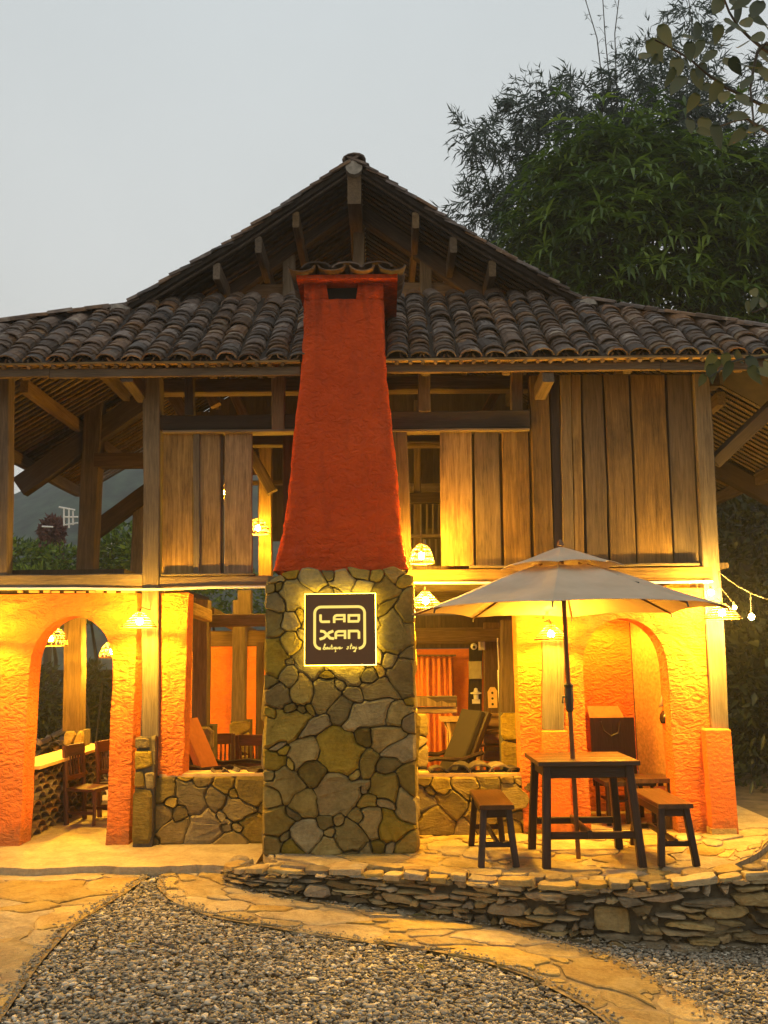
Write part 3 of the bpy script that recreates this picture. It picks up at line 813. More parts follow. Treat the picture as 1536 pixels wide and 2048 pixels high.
# verge tiles along both rakes (stepped edge), ridge and hip caps
stuff = []; nver = 0
for sd in (-1, 1):
    pr = prof(sd); pl = [pr[0], pr[1], pr[2]]; rs = resample([V((p.x, 0, p.z)) for p in pl], 24)
    for i in range(23):
        a, b = rs[i], rs[i+1]; d = (a - b).normalized(); yv = V((0, 1, 0)); zz = d.cross(yv) if sd < 0 else yv.cross(d)
        if zz.z < 0: zz = -zz
        xx_ = d.cross(zz)
        rot = M4((xx_, d, zz)).transposed().to_4x4()
        for k, yo in enumerate((.05, .28)):
            rot2 = rot.copy(); rot2.translation = V((b.x, YG + yo + random.uniform(-.015, .015), b.z)) + zz*(.052 + random.uniform(0, .012))
            mm = rot2 @ M4.Rotation(R(-6) + random.uniform(-.04, .04), 4, 'X') @ M4.Rotation(random.uniform(-.08, .08), 4, 'Z')
            if k == 0: put('roof_tile', random.choice(COVER), mm, main_roof)
            else: stuff.append((random.choice(COVER), mm))
joined('roof_tile', stuff, TILEF, main_roof)
for hp, cp in ((HLp, CLp), (HRp, CRp)):
    rs = resample([hp + V((0, 0, .06)), cp + V((0, 0, .06))], 20); it = []
    for i in range(19):
        a, b = rs[i], rs[i+1]; d = (a-b).normalized(); zz = V((0, 0, 1)); zz = (zz - d*zz.dot(d)).normalized(); x_ = d.cross(zz)
        rot = M4((x_, d, zz)).transposed().to_4x4(); rot.translation = b + zz*random.uniform(-.01, .015)
        put('hip_tile', random.choice(COVER), rot @ M4.Rotation(random.uniform(-.12, .12), 4, 'Z') @ M4.Rotation(random.uniform(-.15, .1), 4, 'Y'), front_roof)
    m = MB(); m.lathe(hp + V((0, -.05, .02)), [(.12, -.03), (.11, .03), (.06, .055), (.02, .06)], 7)
    m.build('hip_mortar', plain('lime_mortar', (.30, .26, .21), .95, nz=.3), front_roof)
rc = MB()
for k in range(2):
    y0 = YG - .04 + k*.5; rc.tube([(xr, y0, RID.z-.03), (xr, y0+.55, RID.z-.03)], [.095, .095], 12)
rc.tube([(xr, YG+.9, RID.z-.03), (xr, YB, RID.z-.03)], .11, 10)
rc.build('ridge_cap', bpy.data.materials['lime_mortar'], main_roof)
for k in range(6): put('ridge_tile', COVER[k], M4.Translation(V((xr, YG - .06 + k*.19, RID.z + .05 + .004*k))) @ M4.Rotation(R(-3), 4, 'X') @ M4.Rotation(random.uniform(-.08, .08), 4, 'Z') @ M4.Scale(1.25, 4), main_roof)
# purlins (their ends stick out under the verge) and ridge beam
off = V((0, 0, -.10))
pur = []
zr = P(708, 405, YG).z
beam('ridge_beam', (xr, YG + .03, (RID.z - .05 + zr)/2), (xr, YB, (RID.z - .05 + zr)/2), .15, RID.z - .05 - zr, WOOD_OLD, main_roof)
def prof_pt(sd, f):
    pr = prof(sd); L = [(pr[i+1]-pr[i]).length for i in range(3)]; s = f*sum(L)
    for i in range(3):
        if s <= L[i]: return pr[i].lerp(pr[i+1], s/L[i]), (pr[i+1]-pr[i]).normalized()
        s -= L[i]
    return pr[3].copy(), (pr[3]-pr[2]).normalized()
for sd in (-1, 1):
    for px_ in ((590, 515, 432, 312) if sd < 0 else (833, 908, 985, 1105)):
        X = P(px_, 500, YG).x
        pr = prof(sd)
        for i in range(3):
            if min(pr[i].x, pr[i+1].x) <= X <= max(pr[i].x, pr[i+1].x):
                k = (X - pr[i].x)/(pr[i+1].x - pr[i].x); q = pr[i].lerp(pr[i+1], k)
        beam('purlin', (X, YG + .05, q.z - .145), (X, YB, q.z - .145), .075, .19, WOOD_OLD, main_roof, side=V((1, 0, 0)))
    for f in (.22, .55, .93):
        q = prof(sd)[2].lerp(prof(sd)[3], f)
        beam('purlin', (q.x, YG + .1, q.z - .14 + (.0 if f > .3 else .0)), (q.x, YB, q.z - .14), .09, .15, WOOD_OLD, main_roof)
    # round strips running down the slope, the tiles lie on them
    pr = prof(sd); k = 0
    for i in range(38):
        y = YG + .05 + i*.113
        for s in (0, 2):
            a, b = (pr[0], pr[2]) if s == 0 else (pr[2], pr[3])
            pts = [V((p.x, y, p.z - .03)) for p in ((pr[0], pr[1], pr[2]) if s == 0 else (pr[2], pr[3]))]
            m = MB(); m.tube(pts, .019*random.uniform(.85, 1.15), 5); m.build('roof_strip', WOOD_OLD if s else WOOD_DARK, main_roof)
# strips and fascia under the front roof
x = CLp.x + .3
while x < CRp.x - .3:
    ytop = YT if TL.x < x < TR.x else YE + (HLp.y-YE)*max(0, ((x-CLp.x)/(HLp.x-CLp.x) if x < HLp.x else (CRp.x-x)/(CRp.x-HRp.x))) if not HLp.x < x < HRp.x else YG + .1
    if not (chx0-.03 < x < chx1+.03):
        m = MB(); m.tube([(x, YE - .03, skz(YE) - .035), (x + random.uniform(-.02, .02), max(YE+.1, ytop - .05), skz(max(YE+.1, ytop-.05)) - .035)], .021, 5)
        m.build('roof_strip', WOOD_OLD, front_roof)
    x += .118 + random.uniform(-.008, .008)
for xa, xb in ((CLp.x + .1, P(600, 735, YE).x), (P(772, 735, YE).x, CRp.x - .1)):
    zf = P(300, 730, YE).z if xa < -1 else P(1000, 722, YE).z
    beam('eave_lath', (xa, YE - .015, zf + .01), (xb, YE - .015, zf + .01), .026, .05, WOOD_PLANK, front_roof, side=V((0, 0, 1)))
    cuts = [xa, xa + (xb-xa)*.55, xb]
    for i in range(2):
        beam('fascia', (cuts[i], YE + .03, zf - .055 - .012*i), (cuts[i+1] - .004, YE + .03, zf - .055 - .012*i), .085, .035, WOOD_OLD, front_roof, side=V((0, 0, 1)))
# rafters of the front slope (seen from below near the eave)
for px_ in (60, 180, 430, 545, 850, 1010, 1250, 1470):
    X = P(px_, 745, YE+.2).x
    yt = min(YT, 8.9)
    if X < HLp.x or X > HRp.x: yt = YE + .6
    beam('rafter', (X, YE + .1, skz(YE+.1) - .14), (X, yt, skz(yt) - .14), .075, .13, WOOD_OLD, front_roof)

# ---- gable truss
YTR = YG + .75
def gx(px, py): return P(px, py, YTR)
for sd, a, b in ((-1, (690, 425), (425, 610)), (1, (722, 425), (985, 610))):
    beam('principal_rafter', gx(*a), gx(*b), .17, .12, WOOD_DARK, main_roof, side=V((0, 0, 1)))
beam('king_post', gx(718, 560), gx(718, 455), .14, .13, WOOD_OLD, main_roof)
vpost('gable_post', 577, 500, 577, 600, YTR - .04, 26, .1, WOOD_GREY, main_roof); vpost('gable_post', 852, 500, 852, 600, YTR - .04, 25, .1, WOOD_GREY, main_roof)
hbeam('gable_rail', 470, 960, 566, 592, YTR + .08, .06, WOOD_OLD, main_roof)
# boards that close the back gable
i = 0; X = HLp.x - .6
while X < HRp.x + .6:
    pz = RID.z - abs(X + .14 - xr)*(sl_l if X < xr else sl_r) - .1
    if pz > 4.4: beam('gable_board', (X + .14, YB - .2, 4.3 if X < -1.9 else 3.3), (X + .14, YB - .2 - .012*(i % 2), pz), .30, .02, WOOD_DARK, main_roof); i += 1
    X += .28

# ---- chimney
ch = MB()
secs = [(1140, 546, 818), (1105, 554, 810), (1070, 563, 804), (1010, 572, 799), (950, 579, 795), (850, 588, 784), (745, 601, 773), (660, 606, 769), (598, 607, 768)]
CY0, CY1 = 7.49, 8.35
rings = []
for (py, a, b) in secs:
    pa, pb = P(a, py, CY0), P(b, py, CY0); z = (pa.z + pb.z)/2; x0, x1 = pa.x, pb.x; r_ = .05; rg = []
    for (cx_, cy_, s0) in ((x0 + r_, CY0 + r_, 180), (x1 - r_, CY0 + r_, 270), (x1 - r_, CY1 - r_, 0), (x0 + r_, CY1 - r_, 90)):
        for k in range(5):
            an = R(s0 + 90*k/4); rg.append(V((cx_ + r_*math.cos(an), cy_ + r_*math.sin(an), z)))
        if s0 == 180:
            for k in range(1, 10): rg.append(V((x0 + r_ + (x1-x0-2*r_)*k/10, CY0, z)))
    # fill the straight front with extra points so that the face can be uneven
    rings.append(rg)
n = len(rings[0])
dense = []
for i in range(len(rings)-1):
    for k in range(8): dense.append([rings[i][j].lerp(rings[i+1][j], k/8) for j in range(n)])
dense.append(rings[-1]); rings = dense
for i, rg in enumerate(rings):
    for j in range(n): ch.v.append(rg[j] + V((random.uniform(-.006, .006), random.uniform(-.010, .010), 0)))
for i in range(len(rings)-1):
    for j in range(n): ch.f.append((i*n+j, i*n+(j+1)%n, (i+1)*n+(j+1)%n, (i+1)*n+j))
ch.f.append(tuple((len(rings)-1)*n+j for j in range(n)))
zt0, zt1 = P(690, 598, CY0).z, P(690, 567, CY0).z
xa, xb, xc, xd = P(608, 582, CY0).x, P(655, 582, CY0).x, P(714, 582, CY0).x, P(767, 582, CY0).x
ch.prism([V((xa, CY0, zt0-.004)), V((xb+.01, CY0, zt0-.004)), V((xb-.012, CY0, zt1)), V((xa, CY0, zt1))], (0, CY1-CY0, 0))
ch.prism([V((xc-.01, CY0, zt0-.004)), V((xd, CY0, zt0-.004)), V((xd, CY0, zt1)), V((xc+.012, CY0, zt1))], (0, CY1-CY0, 0))
chimney = ch.build('chimney', STUCCO_RED, H, smooth_=True)
cb = MB(); cb.box(xb - .02, xc + .02, CY0+.10, CY1-.1, zt0 - .003, zt1); cb.build('flue_dark_block', plain('soot', (.008, .007, .006), .95), chimney)  # sooty black block close behind the mouth, flue's shade put into its colour
# cap slab
ca, cb_ = P(588, 567, CY0-.12), P(802, 567, CY0-.12); ctz = P(695, 547, CY0-.12).z
cc = MB(); cc.box(ca.x + .02, cb_.x - .03, CY0-.10, CY1+.1, zt1+.002, ctz); cc.build('chimney_cap', STUCCO_RED, chimney)
for k in range(7):                           # three cover tiles and four pans laid across the cap
    kind = 'pan' if k % 2 == 0 else 'cover'
    X = ca.x + .07 + (cb_.x - ca.x - .15)*k/6
    me = PAN[k % 3] if kind == 'pan' else COVER[k % 6]
    for r_ in range(3):
        put('cap_tile', me, M4.Translation(V((X, CY0 - .17 + r_*.21, ctz + (.060 if kind == 'pan' else .038) + r_*.012))) @ M4.Rotation(R(-2) + random.uniform(-.04, .04), 4, 'X') @ M4.Rotation(random.uniform(-.05, .05), 4, 'Z') @ M4.Scale(1.45 if kind == 'cover' else 1.2, 4, V((1, 0, 0))) @ M4.Scale(.95, 4, V((0, 0, 1))), chimney)
# stone base
SY = 7.43
sx0, sx1 = P(528, 1420, SY).x, P(832, 1420, SY).x; sz0, sz1 = -.01, P(680, 1128, SY).z
stc = MB(); stc.box(sx0 + .02, sx1 - .02, SY + .03, CY1, -.1, sz1 - .10); stc.build('stone_core', MORTAR, chimney)
random.seed(57)
Wd, Ht = sx1 - sx0, sz1 - sz0
top_ = lambda u: Ht - .02 - .15*np.clip(1 - u/(Wd*.16), 0, 1)**1.5 - .05*np.clip((u - Wd*.88)/(Wd*.12), 0, 1) - .035*np.abs(np.sin(u*8.5))
n_st = 0
for c in masonry(Wd, Ht, .0042, [(.30, 10, (1.0, 1.9)), (.21, 260, (.8, 1.9)), (.14, 700, (.7, 1.9)), (.085, 500, (.7, 1.8))], 1, 57, warp=.012, keep=lambda u, v: v < top_(u)):
    if piece('stone', c, lambda u, v, w_: V((sx0 + u, SY - w_, sz0 + v)), STONE, chimney, depth=.034, back=.04, joint=0, k=.16, wob=.002, ring=.86, dome=.25): n_st += 1
for side, X, sg in ((-1, sx0, -1), (1, sx1, 1)):
    pts = scatter(.8, Ht - .12, .24, sizes=(.7, 1.5), tries=900)
    for c in cells(pts, [(0, 0), (.8, 0), (.8, Ht-.12), (0, Ht-.12)]):
        piece('stone', c, lambda u, v, w_, X=X, sg=sg: V((X + sg*(w_ - .012), SY + .02 + u, sz0 + v)), STONE, chimney, depth=.022, back=.03, joint=.008, k=.16, wob=.006)
print('stones', n_st)

# ---- posts, beams and boards of the upper floor (front)
YP = 8.05
vpost('post', 302, 752, 300, 1474, YP, 34, .17, WOOD_GREY, H, jit=.009)
vpost('post', 9, 742, 3, 1178, YP, 19, .14, WOOD_OLD, H)
vpost('post', 1403, 748, 1441, 1460, YP, 34, .17, WOOD_GREY, H, jit=.009)
hbeam('lintel_beam', 320, 596, 829, 858, YP + .02, .14, WOOD_DARK, H)
hbeam('lintel_beam', 780, 1060, 821, 856, YP + .02, .14, WOOD_DARK, H)
hbeam('ledge_lath', 325, 590, 858.5, 864, YP - .01, .15, WOOD_GREY, H)
hbeam('ledge_lath', 783, 1060, 856.5, 862, YP - .01, .15, WOOD_GREY, H)
hbeam('wall_plate', 300, 1440, 752, 779, YP + .35, .16, WOOD_OLD, H)
for x_, yt_, yb_, w_, m_ in ((556, 742, 858, 27, WOOD_OLD), (849, 740, 822, 26, WOOD_OLD), (1035, 742, 822, 24, WOOD_OLD), (378, 745, 830, 18, WOOD_DARK)):
    vpost('strut_post', x_, yt_, x_, yb_, YP - .01 if x_ in (556, 849) else YP + .1, w_, .1, m_, H)
# bracket ends under the eave
for x_ in (262, 1092):
    a = P(x_, 778, 7.75); beam('bracket', (a.x, 7.62, a.z + .10), (a.x, YP + .1, a.z + .06), .11, .15, WOOD_OLD, H)
hbeam('sill_beam', -120, 284, 1149, 1176, YP - .02, .17, WOOD_GREY, H)
hbeam('sill_beam', 319, 540, 1152, 1172, YP, .16, WOOD_OLD, H)
hbeam('sill_beam', 800, 1425, 1136, 1160, YP, .16, WOOD_PLANK, H)
hbeam('sill_lath', 322, 508, 1147, 1151, YP - .02, .1, WOOD_GREY, H); hbeam('sill_lath', 940, 1400, 1128, 1133, YP - .02, .1, WOOD_GREY, H)
# left boarded panel, three planks with a narrow cover strip
for a, b, dy in ((324, 388, .0), (398, 442, .004), (448, 506, .002)):
    vpost('plank', (a+b)/2, 866, (a+b)/2 - 1, 1147, YP + .045 + dy, b - a - 1, .03, WOOD_PLANK, H)
for a, b in ((386, 399), (441, 447)):
    vpost('cover_strip', (a+b)/2, 866, (a+b)/2, 1147, YP + .03 if a < 400 else YP + .06, b - a, .025, WOOD_GREY if a < 400 else WOOD_DARK, H)
vpost('post', 797, 862, 808, 1140, YP + .01, 34, .12, WOOD_OLD, H)
for xt0, xt1, xb0, xb1 in ((878, 945, 882, 950), (947, 999, 952, 1004), (1002, 1058, 1008, 1064)):
    vpost('plank', (xt0+xt1)/2, 864, (xb0+xb1)/2, 1132, YP + .045 + random.uniform(0, .006), xt1 - xt0 - 1.5, .03, WOOD_PLANK, H)
vpost('post', 1078, 752, 1090, 1132, YP + .02, 38, .13, WOOD_PLANK, H)
for xt0, xt1, xb0, xb1, dy, m_ in ((1098, 1120, 1110, 1128, .05, WOOD_DARK), (1119, 1142, 1128, 1148, .02, WOOD_GREY), (1141, 1162, 1147, 1172, .045, WOOD_PLANK),
                                   (1162, 1206, 1171, 1222, .05, WOOD_OLD), (1206, 1258, 1222, 1274, .044, WOOD_PLANK), (1259, 1331, 1275, 1347, .047, WOOD_PLANK), (1332, 1384, 1348, 1400, .052, WOOD_OLD)):
    vpost('plank', (xt0+xt1)/2, 750, (xb0+xb1)/2, 1131, YP + dy, xt1 - xt0 - 1.5, .03, m_, H)
bk = MB(); a = P(1075, 1131, YP+.11); b = P(1410, 750, YP+.11)
bk.box(a.x, P(1412, 1131, YP+.11).x, YP + .10, YP + .12, a.z, b.z); bk.build('inner_lining', WOOD_DARK, H)
# upper floor deck
zd = P(400, 1160, YP).z + .08
dk = MB(); dk.box(P(-150, 1160, 8).x, -2.52, 8.2, YB - .4, zd, zd + .05); dk.build('floor_deck', WOOD_DARK, H); dk = MB(); dk.box(.1, 3.35, 8.25, YB - .4, zd, zd + .05); dk.build('floor_deck', WOOD_DARK, H)
for y in (8.9, 9.7, 10.5, 11.3):
    beam('joist', (P(-100, 1160, 8).x, y, zd - .08), (-2.52, y, zd - .08), .1, .14, WOOD_OLD, H, side=V((0, 1, 0)))
    beam('joist', (.1, y, zd - .08), (3.3, y, zd - .08), .1, .14, WOOD_OLD, H, side=V((0, 1, 0)))
# ---- frame seen through the open left bay and behind
def fp_(px, py, Y): return P(px, py, Y)
YI = 10.4
vpost('post', 186, 800, 168, 1160, YI, 36, .2, WOOD_OLD, H)
hbeam('tie_beam', 188, 300, 905, 933, YI, .16, WOOD_DARK, H)
beam('principal_rafter', fp_(40, 975, YI + .1), fp_(300, 795, YI + .1), .26, .14, WOOD_DARK, H, side=V((0, 0, 1)))
YJ = 12.1
vpost('post', 278, 985, 270, 1160, YJ, 22, .16, WOOD_OLD, H)
beam('principal_rafter', fp_(190, 1062, YJ), fp_(330, 960, YJ), .24, .14, WOOD_DARK, H, side=V((0, 0, 1)))
# right overhang
beam('principal_rafter', fp_(1425, 930, YI), fp_(1700, 1080, YI), .22, .14, WOOD_DARK, H, side=V((0, 0, 1)))
beam('eave_strut', fp_(1428, 925, 8.2), fp_(1560, 800, 8.0), .12, .12, WOOD_DARK, H)
# frame in the middle of the upper floor
for px_, yt_, yb_, Y_, w_, m_ in ((530, 840, 1160, 10.0, 26, WOOD_OLD), (575, 850, 1160, 8.6, 20, WOOD_DARK), (835, 800, 1140, 10.3, 14, WOOD_OLD)):
    vpost('post', px_, yt_, px_, yb_, Y_, w_, .14, m_, H)
beam('brace', fp_(500, 905, 9.6), fp_(545, 985, 9.6), .12, .1, WOOD_OLD, H); beam('brace', fp_(400, 745, 9.2), fp_(432, 812, 9.2), .12, .1, WOOD_OLD, H)
beam('brace', fp_(335, 770, 9.2), fp_(372, 835, 9.2), .14, .1, WOOD_OLD, H); beam('brace', fp_(462, 775, 9.4), fp_(490, 838, 9.4), .11, .1, WOOD_OLD, H)
beam('brace', fp_(1000, 770, 9.2), fp_(968, 830, 9.2), .1, .1, WOOD_OLD, H)
hbeam('rail', 500, 600, 960, 968, 11.0, .1, WOOD_OLD, H); hbeam('rail', 800, 900, 966, 984, 10.8, .12, WOOD_OLD, H); hbeam('rail', 500, 600, 868, 890, 9.2, .14, WOOD_DARK, H)
hbeam('rail', 806, 890, 886, 892, 9.4, .12, WOOD_OLD, H); hbeam('rail', 806, 890, 866, 884, 9.6, .12, WOOD_DARK, H); hbeam('rail', 806, 890, 985, 1005, 10.2, .12, WOOD_DARK, H)
hbeam('rail', 806, 890, 1068, 1074, 10.2, .08, WOOD_OLD, H)
for k in range(5): vpost('baluster', 842 + 12*k, 1008, 842 + 12*k, 1070, 10.22, 4, .03, WOOD_GREY, H)
for k in range(4): vpost('baluster', 848 + 12*k, 1078, 848 + 12*k, 1130, 10.22, 4, .03, WOOD_GREY, H)
# back wall boards of the upper room on the right
X = P(700, 900, 11.8).x
while X < 3.2:
    beam('plank', (X + .13, 11.8, zd + .05), (X + .13, 11.8, zd + (.95 if X < 1.4 else 2.2)), .25, .03, WOOD_DARK, H); X += .262
# ================================================================== GROUND FLOOR WALLS
def wx(px, py, Y=YF): return P(px, py, Y).x
def wz(py, px=768, Y=YF): return P(px, py, Y).z
def arch_wall(name, x0, x1, zb, zt, ax0, ax1, zspring, zcrown, y0, th, mat, par, steps=18):
    """a wall with an arched opening that reaches the floor; face cut into a fine uneven grid near the outline"""
    L = []; zs = 8                          # inner outline from the left foot over the crown to the right foot
    for k in range(zs): L.append((ax0 + (random.uniform(-.006, .006) if k else 0), zb + (zspring-zb)*k/zs))
    cx_ = (ax0+ax1)/2; r_ = (ax1-ax0)/2
    for k in range(steps+1):
        a = math.pi*(1 - k/steps); L.append((cx_ + r_*math.cos(a) + random.uniform(-.003, .003), zspring + (zcrown-zspring)*math.sin(a)))
    for k in range(zs-1, -1, -1): L.append((ax1 + (random.uniform(-.006, .006) if k else 0), zb + (zspring-zb)*k/zs))
    O = []                                  # outer outline, point for point
    for i, (x, z) in enumerate(L):
        if i < zs: O.append((x0, z))
        elif i >= len(L) - zs: O.append((x1, z))
        else:
            f = (i - zs)/steps
            if f < .22: O.append((x0, zspring + (zt-zspring)*f/.22))
            elif f > .78: O.append((x1, zspring + (zt-zspring)*(1-f)/.22))
            else: O.append((x0 + (x1-x0)*(f-.22)/.56, zt))
    m = MB(); n = len(L); kx = 5
    for i in range(n):
        for k in range(kx+1):
            f = k/kx; x = L[i][0] + (O[i][0]-L[i][0])*f; z = L[i][1] + (O[i][1]-L[i][1])*f
            m.v.append(V((x, y0 + (random.uniform(-.009, .009) if 0 < k < kx else random.uniform(-.004, .004)), z)))
    for i in range(n-1):
        for k in range(kx): q = i*(kx+1)+k; m.f.append((q, q+1, q+kx+2, q+kx+1))
    b0 = len(m.v)
    for i in range(n): m.v += [V((L[i][0], y0+th, L[i][1])), V((O[i][0], y0+th, O[i][1]))]
    for i in range(n-1):
        m.f.append((b0+2*i, b0+2*i+2, b0+2*i+3, b0+2*i+1)); m.f.append((i*(kx+1), (i+1)*(kx+1), b0+2*i+2, b0+2*i)); m.f.append((i*(kx+1)+kx, b0+2*i+1, b0+2*i+3, (i+1)*(kx+1)+kx))
    return m.build(name, mat, par, smooth_=False)
zt_l = wz(1187, 150)
arch_wall('arched_wall', wx(-260, 1450), wx(266, 1450), -.06, zt_l, wx(52, 1450), wx(221, 1450), wz(1335, 140), wz(1232, 140), YF, .26, STUCCO, H)
def slab_wall(name, xa, xb, ya, yb, mat, Y0=YF, th=.24, par=None, nz=14, jit=.010):
    """an upright strip of hand-worked render: jittered edge, gently uneven face"""
    x0, x1 = wx(xa, (ya+yb)/2, Y0), wx(xb, (ya+yb)/2, Y0); z0, z1 = wz(yb, (xa+xb)/2, Y0), wz(ya, (xa+xb)/2, Y0)
    m = MB(); nx = 6
    for j in range(nz+1):
        for i in range(nx+1):
            jx = random.uniform(-jit, jit) if i in (0, nx) else 0
            m.v.append(V((x0 + (x1-x0)*i/nx + jx, Y0 + random.uniform(-jit, jit)*.8, z0 + (z1-z0)*j/nz)))
    b0 = len(m.v)
    for j in range(nz+1):
        for i in (0, nx): m.v.append(V((x0 + (x1-x0)*i/nx, Y0 + th, z0 + (z1-z0)*j/nz)))
    for j in range(nz):
        for i in range(nx): a = j*(nx+1)+i; m.f.append((a, a+1, a+nx+2, a+nx+1))
        m.f.append((j*(nx+1), (j+1)*(nx+1), b0+2*j+2, b0+2*j)); m.f.append((j*(nx+1)+nx, b0+2*j+1, b0+2*j+3, (j+1)*(nx+1)+nx))
        m.f.append((b0+2*j, b0+2*j+2, b0+2*j+3, b0+2*j+1))
    m.f.append(tuple(nz*(nx+1)+i for i in range(nx+1)) + (b0+2*nz+1, b0+2*nz)); m.f.append(tuple(i for i in range(nx, -1, -1)) + (b0, b0+1))
    return m.build(name, mat, par or H)
slab_wall('wall_pier', 315, 371, 1186, 1551, STUCCO, YF + .02)
# right hand wall with its arch (head partly hidden by the parasol)
arch_wall('arched_wall', wx(1040, 1450), wx(1426, 1450), -.005, wz(1178, 1250), wx(1172, 1450), wx(1343, 1450), wz(1330, 1250), wz(1236, 1250), YF, .26, STUCCO, H)
# timber let into the pier, with its smooth plinth; corner plinth
vpost('post', 1106, 1262, 1107, 1460, YF - .05, 42, .1, WOOD_GREY, H, jit=.006)
def plinth(name, x0, x1, yt, yb, Y, d, mat):
    m = MB(); a, b = wx(x0, (yt+yb)/2, Y), wx(x1, (yt+yb)/2, Y); z0, z1 = -.02, wz(yt, (x0+x1)/2, Y); c = .012
    for z, s in ((z0, 0), (z1-c, 0), (z1, c)):
        m.v += [V((a+s, Y+s, z)), V((b-s, Y+s, z)), V((b-s, Y+d-s, z)), V((a+s, Y+d-s, z))]
    for i in range(2):
        for k in range(4): m.f.append((4*i+k, 4*i+(k+1)%4, 4*i+4+(k+1)%4, 4*i+4+k))
    m.f.append((8, 9, 10, 11)); m.f.append((3, 2, 1, 0))
    return m.build(name, mat, H)
plinth('plinth', 1089, 1140, 1461, 1680, YF - .07, .2, STUCCO_FLAT)
plinth('plinth', 1419, 1470, 1458, 1680, YF - .12, .34, STUCCO_FLAT)
m = MB(); m.box(wx(1424, 1665, 7.97), wx(1474, 1665, 7.97), 7.972, 8.25, -.02, .055); m.build('plinth_foot', CONCRETE, H)
# stone clad foot of the left post
random.seed(71)
px0, px1 = wx(266, 1560, 7.98), wx(310, 1560, 7.98)
m = MB(); m.box(px0+.015, px1-.015, 8.0, 8.24, -.06, wz(1475, 290, 7.98)); pc = m.build('post_plinth', MORTAR, H)
def upx(px, py): q = P(px, py, 7.98); return (q.x, q.z)
for pl in ([(266, 1577), (305, 1580), (303, 1688), (262, 1688)], [(268, 1545), (286, 1540), (290, 1577), (267, 1576)], [(288, 1545), (309, 1543), (308, 1579), (291, 1578)],
           [(268, 1502), (302, 1500), (305, 1532), (286, 1538), (269, 1541)], [(269, 1474), (298, 1476), (300, 1497), (269, 1499)], [(300, 1472), (313, 1470), (312, 1540), (306, 1530)]):
    piece('stone', [upx(*q) for q in pl], lambda u, v, w_: V((u, 7.995 - w_, v)), STONE, pc, depth=.022, back=.03, joint=.005, k=.12, wob=.003)
# low stone walls under the two openings
def low_wall(xa, xb, yt, Y, d, seed, extra=None):
    random.seed(seed)
    x0, x1 = wx(xa, 1620, Y), wx(xb, 1620, Y); zt = wz(yt, (xa+xb)/2, Y); z0 = -.06 if xa < 600 else -.01
    m = MB(); m.box(x0, x1, Y + .035, Y + d, z0 - .05, zt - .012); c_ = m.build('low_wall', MORTAR, H)
    Wd, Ht = x1-x0, zt-z0 - .01
    for c in masonry(Wd, Ht, .0042, [(.30, 14, (.9, 1.6)), (.21, 200, (.8, 1.7)), (.13, 400, (.7, 1.8)), (.085, 250, (.7, 1.6))], 1, seed, warp=.012):
        piece('stone', c, lambda u, v, w_: V((x0+u, Y + .012 - w_, z0+v)), STONE, c_, depth=.030, back=.04, joint=0, k=.16, wob=.002, ring=.86, dome=.25)
    m = MB(); m.box(x0 + .03, x1 - .02, Y + .02, Y + d + .01, zt - .012, zt + .014); m.build('ledge', LEDGE, c_)
    return x0, x1, zt
lw0 = low_wall(309, 535, 1551, YF + .0, .26, 81)
lw1 = low_wall(826, 1092, 1551, YF + .03, .26, 82)
# conduit clipped along the sill
for pts in ([(-100, 1178), (150, 1177), (260, 1179), (322, 1179)], [(322, 1179), (420, 1175), (538, 1174)], [(820, 1166), (1000, 1166), (1300, 1165), (1425, 1163)]):
    m = MB(); m.tube([P(x, y, YP - .035) for x, y in pts], .0125, 8); m.build('conduit', PIPE, H)
random.seed(91)
for k in range(11):                            # loose flakes of render along the top of the left wall
    a = P(40 + 22*k + random.uniform(-6, 6), 1184, YF - .012)
    m = MB(); m.box(a.x, a.x + random.uniform(.03, .09), YF - .014, YF + .05, a.z - .008, a.z + random.uniform(.006, .016)); m.build('render_flake', LEDGE, H)
m = MB(); m.box(wx(-260, 1183), wx(262, 1183), YF + .02, YF + .2, zt_l, zt_l + .05); m.build('wall_head', WOOD_DARK, H)

# ---- rooms behind: back wall, posts with stone feet, beams
YR = 11.0
def xz_panel(name, x0, x1, yt, yb, Y, th, mat, par=H):
    m = MB(); m.box(P(x0, (yt+yb)/2, Y).x, P(x1, (yt+yb)/2, Y).x, Y, Y + th, P((x0+x1)/2, yb, Y).z, P((x0+x1)/2, yt, Y).z); return m.build(name, mat, par)
xz_panel('room_wall', 318, 760, 1292, 1600, YR, .2, STUCCO_ROOM); xz_panel('room_wall', 760, 1172, 1297, 1600, YR, .2, STUCCO_ROOM); xz_panel('clerestory_board', 745, 1172, 1180, 1228, YR, .03, WOOD_OLD); xz_panel('clerestory_board', 745, 1172, 1229, 1296, YR, .03, WOOD_DARK)
hbeam('tie_beam', 330, 1060, 1258, 1290, YR - .02, .14, WOOD_OLD, H); hbeam('tie_beam', 405, 560, 1228, 1253, 9.6, .16, WOOD_OLD, H)
hbeam('tie_beam', 820, 1010, 1258, 1283, 9.7, .16, WOOD_OLD, H)
beam('tie_beam', P(372, 1216, 8.4), P(415, 1232, 9.5), .1, .13, WOOD_PLANK, H); beam('tie_beam', P(420, 1226, 9.7), P(520, 1276, 12.0), .1, .12, WOOD_OLD, H)
